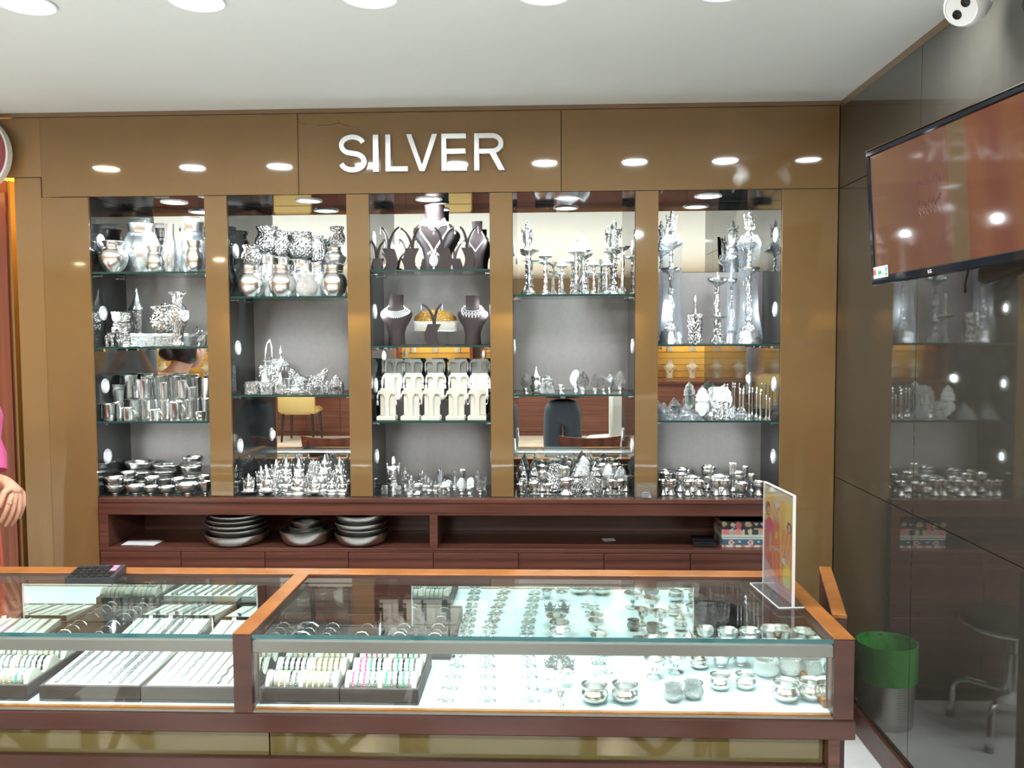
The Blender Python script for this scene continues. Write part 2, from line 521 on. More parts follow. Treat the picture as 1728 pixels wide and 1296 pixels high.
# ------------------------------------------------------------------ ceiling downlights
def dl_meshes(r):
    ring = MB().lathe([(r, 0), (r * 1.13, 0), (r * 1.16, -.003), (r * 1.13, -.006), (r * 1.02, -.004), (r, 0)], 40).mesh('trim_ring', 'white_plastic', angle=60)
    ln = MB().lathe([(1e-5, -.0015), (r * 1.0, -.0015)], 40)
    return ring, ln
DR, DL = dl_meshes(.065)
DLc = DL.mesh('lens', 'lens', False); DLw = DL.mesh('lens', 'lens_warm', False)
def downlight(x, y, warm, watts, label, group):
    t = tag(empty('ceiling_light', (x, y, ZC)), label, 'ceiling light', group)
    obj('trim_ring', DR, t)
    obj('lens', DLw if warm else DLc, t)
    lamp('bulb', (0, 0, -.006), (0, 0, -1), watts, (1.0, .80, .52) if warm else (.90, .97, 1.0), .12, t, spread=3.0)
for k in range(8):
    side = ['outermost left', 'second from left', 'third from left, above the leftmost niche', 'fourth from left', 'fifth from left, above the sign', 'sixth from left', 'seventh from left', 'eighth from left, near the right wall'][k]
    downlight(-2.31 + .4625 * k, 2.30, k == 0, CEIL_W, 'round recessed ceiling light of the front row, ' + side, 'front row of ceiling lights')
rear_l = [(-4.0, -.9), (-2.4, -.9), (-.8, -.9), (.8, -.9), (2.6, -.9), (-5.6, -3.4), (-3.74, -3.0), (-1.6, -3.4), (.6, -3.4), (3.36, -3.6)]
for k, (x, y) in enumerate(rear_l):
    row = 'middle' if y > -2 else 'rear'
    downlight(x, y, k >= 5, REAR_W * (.75 if k >= 5 else .9), 'round recessed ceiling light, %s from left in the %s row, mirrored in panels' % (ORD[k % 5], row), 'rear ceiling lights')

# ------------------------------------------------------------------ niches
NAMES = ['leftmost niche', 'second niche from left', 'middle niche', 'fourth niche from left', 'rightmost niche']
SH4 = [1.714, 1.412, 1.110, ZN]
SH3 = [1.612, 1.215, ZN]
SHELVES = [SH4, SH3, SH4, SH3, [1.412, 1.110, ZN]]
SECT = [[(1.714, ZT, 1), (1.412, 1.714, 0), (1.11, 1.412, 1), (ZN, 1.11, 0)], [(1.612, ZT, 1), (1.215, 1.612, 0), (ZN, 1.215, 1)]]
SECT = [SECT[0], SECT[1], SECT[0], SECT[1], SECT[0]]
ring_s = MB().lathe([(.016, 0), (.017, .004), (.029, .004), (.031, 0)], 24).mesh('spot_ring', 'white_metal', angle=50)
lens_s = MB().lathe([(1e-5, .002), (.0175, .002)], 24).mesh('spot_lens', 'spotlens', False)
ring_t = MB().lathe([(.042, 0), (.043, -.004), (.054, -.004), (.056, 0)], 28).mesh('top_ring', 'white_metal', angle=50)
lens_t = MB().lathe([(1e-5, -.002), (.043, -.002)], 28).mesh('top_lens', 'lens', False)
for i, (x0, x1) in enumerate(NX):
    cx = (x0 + x1) / 2
    n = tag(empty('display_niche', (cx, YW, ZN)), 'wall display recess with glass shelves and spotlights, ' + NAMES[i], 'display niche', 'row of five display niches')
    hw = (x1 - x0) / 2
    for z0, z1, mr in SECT[i]:
        nm = 'mirror_panel' if mr else 'back_panel'
        obj(nm, MB().box(-hw, hw, YB - YW, YB - YW + .01, z0 + .001, z1 - .001).mesh(nm, 'mirror' if mr else 'greyback', False), n, (0, 0, -ZN))
        for s in (-1, 1):
            obj('side_panel', MB().box(hw if s > 0 else -hw - .008, hw + .008 if s > 0 else -hw, .0125, YB - YW, z0 + .001, z1 - .001).mesh('side_panel', 'nicheside', False), n, (0, 0, -ZN))
    obj('top_panel', MB().box(-hw, hw, .0125, YB - YW, 0, .01).mesh('top_panel', 'nichetop', False), n, (0, 0, ZT - ZN))
    obj('bottom_panel', MB().box(-hw, hw, .0, YB - YW, -.018, -.0005).mesh('bottom_panel', 'nicheside', False), n)
    for k, zs in enumerate(SHELVES[i][:-1]):
        me = MB().box(-hw + .001, hw - .001, .008, YB - YW - .002, -.0075, 0)
        fm = [0, 0, 1, 0, 0, 0]
        g = mesh('glass_shelf', me.v, me.f, None, False, mats=['glass', 'shelfedge'], fm=fm)
        obj('glass_shelf', g, n, (0, 0, zs - ZN))
        for s in (-1, 1):
            for yy in (.05, .24):
                obj('shelf_pin', MB().lathe([(.004, 0), (.004, .016), (.007, .017), (.007, .02)], 8).xf(Matrix.Rotation(-s * PI / 2, 4, 'Y')).mesh('shelf_pin', 'chrome'), n, (s * hw, yy, zs - ZN - .014))
    zl = [1.845, 1.55, 1.25, .957] if len(SECT[i]) == 4 else [1.80, 1.405, 1.0]
    for z in zl:
        for s in (-1, 1):
            sp = obj('spotlight', ring_s, n, (s * (hw - .0005), .085, z - ZN))
            sp.rotation_euler.y = -s * PI / 2
            obj('spot_lens', lens_s, sp)
            lamp('spot_bulb', (s * (hw - .008), .085, z - ZN), (-s, .25, -.12), NICHE_SIDE_W, (.86, .96, 1.0), .034, n, spread=2.4)
    tl = obj('top_light', ring_t, n, (0.05 if i < 2 else -.02, .15, ZT - ZN - .0005))
    obj('top_lens', lens_t, tl)
    lamp('top_bulb', (0.05 if i < 2 else -.02, .15, ZT - ZN - .008), (0, 0, -1), NICHE_TOP_W, (.88, .96, 1.0), .08, n, spread=2.7)

# ------------------------------------------------------------------ wooden base cabinet under the niches
BX0, BX1, BY = -1.80, 0.93, 3.36
bc = tag(empty('base_cabinet', ((BX0 + BX1) / 2, BY, 0)), 'long dark red wooden base cabinet with open bays under the niches', 'cabinet')
def bcp(name, x0, x1, y0, y1, z0, z1, m='wood_dark', b=.0015):
    return box(name, m, x0, x1, y0, y1, z0, z1, bc, b)
bcp('top_rail', BX0, BX1, BY, YW + .29, .737, .787)
bcp('top_lip', BX0, BX1, BY - .004, YW + .0, .787, ZN - .001)
bcp('bay_floor', BX0, BX1, BY, YW + .29, .588, .604)
bcp('bay_back', BX0, BX1, YW + .275, YW + .29, .604, .737)
for x0, x1 in ((BX0, -1.763), (-.46, -.429), (.895, BX1)):
    bcp('upright', x0, x1, BY, YW + .275, .604, .737)
bcp('carcass', BX0, BX1, BY + .02, YW + .29, .0, .588)
dx = [BX0, -1.469, -1.126, -.788, -.447, -.107, .231, .57, BX1]
for a, b in zip(dx, dx[1:]):
    d = bcp('drawer_front', a + .0015, b - .0015, BY, BY + .0195, .34, .586)
    bcp('drawer_front', a + .0015, b - .0015, BY, BY + .0195, .06, .337)

# ------------------------------------------------------------------ glass counter
CY0, CY1, CZ = 1.9675, 2.533, 0.75
FZ = 0.565                             # floor of the cases
SECX = [(-2.150, -0.741), (-0.697, 0.665)]
ct = tag(empty('glass_counter', (-.7, 2.25, 0)), 'long wood framed glass jewellery counter across the foreground', 'counter')
def ctp(name, m, x0, x1, y0, y1, z0, z1, b=.0015, parent=None):
    return box(name, m, x0, x1, y0, y1, z0, z1, ct, b)
for x0, x1 in ((-0.741, -0.697), (0.665, 0.711)):
    ctp('post', 'wood_fascia_shaded', x0, x1, CY0, CY0 + .044, .556, CZ - .004)
    ctp('top_rail', 'wood_frame_lit', x0, x1, CY0 - .0005, CY1 - .06, CZ - .004, CZ + .001)
    ctp('side_rail', 'wood_fascia_shaded', x0, x1, CY0 + .044, CY1 - .06, CZ - .03, CZ - .004)
    ctp('back_post', 'wood_fascia_shaded', x0, x1, CY1 - .04, CY1, .556, CZ - .004)
ctp('back_rail', 'wood_frame_lit', -2.15, .711, CY1 - .06, CY1, CZ - .004, CZ + .001)
ctp('back_rail_face', 'wood_fascia_shaded', -2.15, .711, CY1 - .06, CY1, CZ - .034, CZ - .004)
ctp('fascia', 'wood_fascia_shaded', -2.15, .715, CY0 - .004, CY0 + .02, .510, .556, .003)
ctp('case_base', 'wood_fascia_shaded', -2.15, .711, CY0 + .02, CY1, .510, .556)
ctp('front_ledge', 'wood_frame_lit', -2.15, .665, CY0 + .006, CY0 + .024, .556, .563)
ctp('case_floor', 'casefloor', -2.15, .665, CY0 + .024, CY1 - .05, .556, FZ - .0005, 0)
for x0, x1 in ((-2.15, -.676), (-.674, .662)):
    ctp('base_panel', 'olive', x0, x1 - .002, CY0 + .055, CY0 + .065, .40, .51)
ctp('base_carcass', 'wood_dark', -2.15, .68, CY0 + .066, CY1 - .1, .0, .51)
ctp('plinth', 'wood_fascia_shaded', -2.15, .68, CY0 + .035, CY0 + .054, .06, .428)
ctp('corner_leg', 'wood_dark', .662, .688, CY0 + .02, CY0 + .065, .0, .51)
for j, (x0, x1) in enumerate(SECX):
    me = MB().box(x0 - ((x0 + x1) / 2), x1 - (x0 + x1) / 2, 0, .475, -.010, 0)
    g = mesh('top_glass', me.v, me.f, None, False, mats=['glass', 'tealedge'], fm=[0, 0, 1, 0, 0, 0])
    obj('top_glass', g, ct, ((x0 + x1) / 2 + .7, CY0 + .003 - 2.25, CZ - .004))
    ctp('front_rail', 'railgrey', x0, x1, CY0 + .006, CY0 + .020, .701, .730, .002)
    ctp('front_glass', 'glass', x0, x1, CY0 + .008, CY0 + .012, .563, .701, 0)
    ctp('front_sill', 'railgrey', x0, x1, CY0 + .002, CY0 + .014, .556, .561, .001)
    # light strip with its diodes behind the front rail
    ls = ctp('light_strip', 'white_plastic', x0 + .005, x1 - .005, CY0 + .0205, CY0 + .0295, .714, .730, 0)
    dm = MB()
    k = x0 + .012
    while k < x1 - .012:                       # each diode looks down and back into the case
        yy, zz = CY0 + .0300, .7155
        dm.add([(k - .003, yy, zz - .0002), (k - .003, yy + .0052, zz + .0026), (k + .003, yy + .0052, zz + .0026), (k + .003, yy, zz - .0002)], [(0, 1, 2, 3)])
        k += .0145
    dd = obj('diodes', dm.mesh('diodes', 'led', False), ls, -Vector(ls.location) - Vector(ct.location))
    tag(dd, kind='stuff')
    # inside faces of the ends are mirror
    for s, xx in ((-1, x0), (1, x1)):
        if xx > -2:
            ctp('end_mirror', 'mirror', xx + (.0005 if s < 0 else -.0035), xx + (.0035 if s < 0 else -.0005), CY0 + .046, CY1 - .061, FZ + .02, .7195, 0)
            ctp('end_strip', 'wood_frame_lit', xx + (.0005 if s < 0 else -.009), xx + (.009 if s < 0 else -.0005), CY0 + .046, CY1 - .061, FZ, FZ + .02)
for a, b in ((-1.564, -.855), (-.393, .429)):
    ctp('sliding_mirror', 'mirror', a, b, CY1 - .060, CY1 - .057, FZ + .001, .716, 0)
    for x in (a, b):
        ctp('mirror_edge', 'white_plastic', x - .0012, x + .0012, CY1 - .062, CY1 - .056, FZ + .001, .716, 0)

# ------------------------------------------------------------------ swing gate between counter and right wall
g0, g1 = Vector((.735, 2.14, 0)), Vector((.843, 2.586, 0))
gt = tag(empty('swing_gate', tuple(g0), math.atan2(g1.y - g0.y, g1.x - g0.x)), 'low wooden swing gate standing open beside the counter end', 'gate')
gl = (g1 - g0).length
obj('leaf', MB().box(0, gl, -.0165, .0165, .10, .738, .002).mesh('leaf', 'wood_fascia_shaded'), gt)
obj('top_cap', MB().box(-.001, gl + .001, -.0175, .0175, .738, .750, .002).mesh('top_cap', 'wood_frame_lit'), gt)
for z in (.2, .62):
    obj('hinge', MB().lathe([(.006, 0), (.006, .06)], 10, (-.006, 0, z)).mesh('hinge', 'steel'), gt)
obj('foot', MB().box(0, .04, -.015, .015, 0, .10).mesh('foot', 'wood_fascia_shaded', False), gt)

# ------------------------------------------------------------------ silverware: unit shapes (1 wide, 1 tall, standing on z = 0)
PROF = {
 'pot': [(1e-4, 0), (.20, 0), (.22, .03), (.34, .12), (.46, .32), (.5, .50), (.47, .64), (.36, .755), (.30, .80), (.30, .86), (.36, .95), (.40, .98), (.40, 1), (.37, .995), (.28, .90), (.27, .80), (1e-4, .74)],
 'handi': [(1e-4, 0), (.24, 0), (.38, .07), (.48, .25), (.5, .40), (.47, .56), (.39, .68), (.36, .74), (.37, .82), (.43, .93), (.45, .98), (.44, 1), (.40, .98), (.34, .84), (.33, .74), (.40, .5), (.3, .12), (1e-4, .08)],
 'lota': [(1e-4, 0), (.24, 0), (.26, .03), (.40, .13), (.49, .34), (.5, .46), (.46, .64), (.405, .76), (.40, .82), (.44, .93), (.47, .98), (.465, 1), (.44, .985), (.385, .86), (.38, .76), (.44, .5), (.34, .12), (1e-4, .08)],
 'jug': [(1e-4, 0), (.30, 0), (.32, .03), (.44, .15), (.5, .36), (.5, .52), (.43, .68), (.36, .75), (.36, .79), (.38, .80), (.36, .82), (.36, .93), (.40, 1), (.38, 1), (.34, .94), (.33, .8), (1e-4, .7)],
 'bowl': [(1e-4, 0), (.20, 0), (.21, .05), (.19, .10), (.30, .18), (.42, .45), (.48, .85), (.5, .98), (.49, 1), (.47, .97), (.45, .82), (.39, .46), (.25, .2), (1e-4, .15)],
 'tumbler': [(1e-4, 0), (.34, 0), (.36, .03), (.38, .20), (.385, .21), (.44, .92), (.49, .975), (.5, .99), (.49, 1), (.45, .985), (.42, .90), (.34, .06), (1e-4, .05)],
 'cup': [(1e-4, 0), (.36, 0), (.42, .06), (.46, .5), (.47, .93), (.5, .98), (.49, 1), (.45, .97), (.44, .5), (.38, .12), (1e-4, .1)],
 'vase': [(1e-4, 0), (.27, 0), (.29, .03), (.24, .08), (.25, .28), (.30, .33), (.44, .44), (.5, .56), (.48, .66), (.36, .74), (.24, .79), (.22, .86), (.27, .94), (.42, .985), (.42, 1), (.38, .99), (.2, .92), (.18, .8), (1e-4, .75)],
 'goblet': [(1e-4, 0), (.36, 0), (.37, .03), (.28, .08), (.13, .15), (.10, .28), (.14, .36), (.11, .42), (.24, .50), (.42, .62), (.47, .82), (.5, .97), (.49, 1), (.46, .97), (.42, .80), (.34, .62), (1e-4, .52)],
 'pedbowl': [(1e-4, 0), (.40, 0), (.42, .04), (.36, .12), (.26, .26), (.23, .40), (.27, .5), (.40, .60), (.46, .78), (.44, .86), (.5, .95), (.49, 1), (.44, .96), (.40, .85), (.38, .66), (1e-4, .56)],
 'stem': [(1e-4, 0), (.40, 0), (.42, .025), (.38, .05), (.40, .075), (.26, .12), (.16, .18), (.20, .22), (.13, .27), (.17, .33), (.20, .37), (.14, .43), (.10, .50), (.15, .55), (.11, .60), (.16, .66), (.18, .70), (.11, .76), (.09, .84), (.15, .9), (.12, .95), (.16, 1), (1e-4, 1)],
 'dish': [(1e-4, 0), (.12, 0), (.2, .2), (.42, .5), (.5, .85), (.5, 1), (.46, .95), (.36, .65), (1e-4, .5)],
 'canopy': [(.3, 0), (.46, .02), (.5, .06), (.42, .14), (.30, .28), (.20, .48), (.12, .68), (.07, .80), (.09, .85), (.05, .9), (.03, .95), (1e-4, 1)],
 'lid': [(.44, 0), (.5, .04), (.48, .12), (.34, .25), (.20, .40), (.12, .52), (.16, .58), (.12, .66), (.05, .75), (.09, .82), (.07, .9), (1e-4, 1)],
 'tin': [(1e-4, 0), (.44, 0), (.47, .03), (.47, .55), (.5, .58), (.5, .72), (.47, .75), (.47, .9), (.44, .97), (.30, 1), (1e-4, 1)],
 'basin': [(1e-4, 0), (.30, 0), (.42, .12), (.47, .4), (.44, .55), (.5, .72), (.5, .9), (.46, 1), (.44, .95), (.44, .72), (1e-4, .6)],
 'plinth': [(1e-4, 0), (.5, 0), (.5, .2), (.44, .35), (.46, .6), (.40, .8), (.42, 1), (1e-4, 1)],
 'cone': [(1e-4, 0), (.5, 0), (.5, .08), (.44, .12), (.46, .3), (.40, .38), (.34, .46), (.36, .54), (.22, .66), (.24, .72), (.13, .82), (.06, .9), (.08, .94), (1e-4, 1)],
 'wrapbag': [(.44, 0), (.47, .05), (.5, .30), (.47, .5), (.36, .68), (.22, .90), (.20, .96), (.24, 1.0)],
 'wraptube': [(.46, 0), (.5, .05), (.40, .14), (.32, .25), (.30, .45), (.36, .52), (.33, .6), (.36, .72), (.40, .78), (.27, .84)],
 'rod': [(1e-4, 0), (.5, 0), (.5, .03), (.3, .07), (.16, .12), (.13, .2), (.13, .8), (.2, .83), (.13, .86), (.18, .93), (.12, .98), (1e-4, 1)],
 'pack': [(.5, 0), (.48, .2), (.30, .55), (.16, .78), (.1, .9), (1e-4, 1)],
 'thali': [(1e-4, 0), (.40, 0), (.42, .06), (.47, .5), (.5, .88), (.5, 1), (.48, .97), (.45, .55), (.40, .16), (1e-4, .14)],
 'bellshade': [(.5, 0), (.48, .1), (.42, .3), (.32, .55), (.18, .74), (.08, .82), (.1, .88), (.06, .94), (1e-4, 1)],
}
MC = {}
def scallop(a, k): return 1 + .035 * math.cos(10 * a)
def unit(key, m):
    """unit mesh of a shape in one material, shared between look-alikes"""
    if (key, m) in MC: return MC[key, m]
    b = MB()
    sm, an = True, 42
    if key in PROF:
        b.lathe(PROF[key], 28 if key not in ('rod',) else 10, mod=scallop if key in ('pack',) else None)
    elif key == 'scallopbowl':
        b.lathe(PROF['cup'], 30, mod=lambda a, k: 1 + (.04 * math.cos(10 * a) if 3 < k < 8 else 0))
    elif key == 'handle':
        b.tube([(.40 + .22 * math.sin(PI * i / 10), 0, .85 - .62 * i / 10) for i in range(11)], .035, 6)
    elif key == 'figure':                      # seated figurine: crossed legs, belly, shoulders, four arms, head, tall crown
        b.ell((0, -.04, .10), (.44, .26, .11), 12, 6)
        b.ell((.30, -.14, .12), (.16, .14, .09)); b.ell((-.30, -.14, .12), (.16, .14, .09))
        b.ell((0, -.02, .32), (.25, .2, .20), 12, 7)
        b.ell((0, 0, .48), (.29, .15, .09), 12, 6)
        for s in (-1, 1):
            b.tube([(s * .27, 0, .49), (s * .40, -.04, .36), (s * .34, -.2, .26)], [.075, .06, .045], 7)
            b.tube([(s * .25, .03, .50), (s * .44, .02, .52), (s * .46, -.02, .68)], [.06, .05, .04], 7)
            b.ell((s * .46, -.03, .71), (.06, .05, .05), 8, 5)
            b.ell((s * .17, 0, .66), (.06, .04, .06), 8, 5)
        b.ell((0, -.03, .65), (.15, .14, .11), 12, 7)
        b.tube([(0, -.16, .64), (.02, -.22, .52), (.08, -.23, .42)], [.05, .04, .03], 7)
        b.lathe([(.15, .72), (.17, .75), (.13, .82), (.14, .85), (.08, .92), (.05, .97), (1e-4, 1)], 12)
    elif key == 'stander':                     # standing figurine
        b.lathe([(.30, 0), (.32, .05), (.24, .1), (.20, .2), (.26, .34), (.20, .48), (.26, .58), (.24, .64), (.08, .68), (.07, .7)], 12, sy=.7)
        b.ell((0, -.03, .77), (.13, .12, .09), 10, 6)
        b.lathe([(.13, .81), (.15, .84), (.09, .92), (.05, .97), (1e-4, 1)], 10)
        for s in (-1, 1):
            b.tube([(s * .22, 0, .62), (s * .40, -.06, .50), (s * .34, -.16, .40)], [.07, .06, .04], 7)
            b.tube([(s * .22, .03, .62), (s * .46, .02, .64), (s * .44, 0, .78)], [.06, .05, .04], 7)
    elif key == 'animal':                      # small four-legged figurine with raised head
        b.ell((0, 0, .50), (.30, .2, .22), 12, 7)
        for sx in (-.2, .2):
            for sy in (-.1, .1):
                b.tube([(sx, sy, .45), (sx * 1.1, sy, .06), (sx * 1.15, sy, 0)], [.09, .07, .08], 8)
        b.tube([(.18, 0, .55), (.28, -.05, .72), (.32, -.06, .82)], [.15, .12, .13], 8)
        b.ell((.32, -.08, .85), (.15, .13, .13), 10, 6)
        b.tube([(.40, -.12, .82), (.46, -.16, .62), (.42, -.2, .45)], [.06, .045, .03], 7)
        b.tube([(-.28, 0, .55), (-.38, 0, .45), (-.4, 0, .25)], [.04, .03, .02], 6)
    elif key == 'halo':                        # arched plate with scalloped rim behind a figure
        pts = []
        n = 30
        for i in range(n + 1):
            a = PI * i / n
            r = 1 + .05 * math.cos(12 * a)
            pts.append((.5 * r * math.cos(a) / 1.05, .55 + .45 * r * math.sin(a) / 1.05))
        pts = [(.42, 0), (.44, .3)] + pts + [(-.44, .3), (-.42, 0)]
        b.prism(pts, -.03, .03); an = 25
    elif key == 'leaf':                        # pointed leaf-shaped plate with a raised rim
        pts = []
        for i in range(25):
            t = i / 24
            w = .5 * (math.sin(PI * min(1, t * 1.0)) ** .62) * (1 - .42 * t) / .78
            pts.append((w, t))
        full = pts + [(-x, z) for x, z in pts[-2:0:-1]]
        b.prism(full, -.03, .05)
        b.prism([(x * .8, .08 + z * .8) for x, z in full], -.06, -.02)
        b.prism([(x * .45, .2 + z * .5) for x, z in full], -.09, -.05); an = 25
    elif key == 'facemask':
        b.ell((0, 0, .34), (.32, .3, .30), 18, 12)
        b.lathe([(.34, .50), (.40, .54), (.36, .62), (.38, .68), (.26, .80), (.28, .84), (.12, .93), (1e-4, 1)], 18)
        b.tube([(0, -.29, .40), (0, -.35, .31), (0, -.30, .27)], [.03, .05, .04], 7)
        for s in (-1, 1):
            b.ell((s * .13, -.27, .41), (.07, .03, .025), 8, 5)
            b.ell((s * .36, 0, .30), (.08, .06, .14), 8, 5)
        b.ell((0, -.285, .19), (.08, .03, .025), 8, 5)
    elif key == 'block':
        b.box(-.5, .5, -.5, .5, 0, 1, .04); an = 30
    elif key == 'frame':
        b.box(-.5, -.3, -.12, .12, 0, 1, .03); b.box(.3, .5, -.12, .12, 0, 1, .03); b.box(-.3, .3, -.1, .1, .85, .97, .03); b.box(-.3, .3, -.1, .1, .03, .15, .03); b.box(-.3, .3, .0, .06, .15, .85); an = 30
    elif key == 'boat':                        # tray whose rim sags in the middle
        poly = [(-.5, .80), (-.48, 1.0), (-.25, .72), (0, .52), (.25, .72), (.48, 1.0), (.5, .86), (.40, .3), (.22, 0), (-.22, 0), (-.40, .3)]
        b.prism(poly, -.12, -.06); b.prism(poly, .06, .12)
        b.prism([(-.42, .28), (-.24, 0), (.24, 0), (.42, .28), (.38, .34), (.2, .08), (-.2, .08), (-.38, .34)], -.06, .06); an = 30
    elif key == 'hookarch':
        b.tube([(0, 0, 0), (0, 0, .35), (.06, 0, .7), (.2, 0, .95), (.38, 0, 1), (.5, 0, .85), (.5, 0, .6)], .03, 6)
    elif key == 'drop':
        b.lathe([(1e-4, 0), (.3, .1), (.5, .3), (.4, .5), (.15, .8), (1e-4, 1)], 14)
    elif key == 'bells':
        for i in range(12):
            a = 2 * PI * i / 12
            b.lathe([(1e-4, 0), (.05, .1), (.04, .6), (.015, 1)], 6, (.44 * math.cos(a), .44 * math.sin(a), 0))
    elif key == 'feet':
        for i in range(3):
            a = 2 * PI * i / 3 - PI / 2
            b.ell((.32 * math.cos(a), .32 * math.sin(a), .5), (.05, .05, .5), 8, 6)
    me = b.mesh(key, m, sm, an)
    MC[key, m] = me
    return me

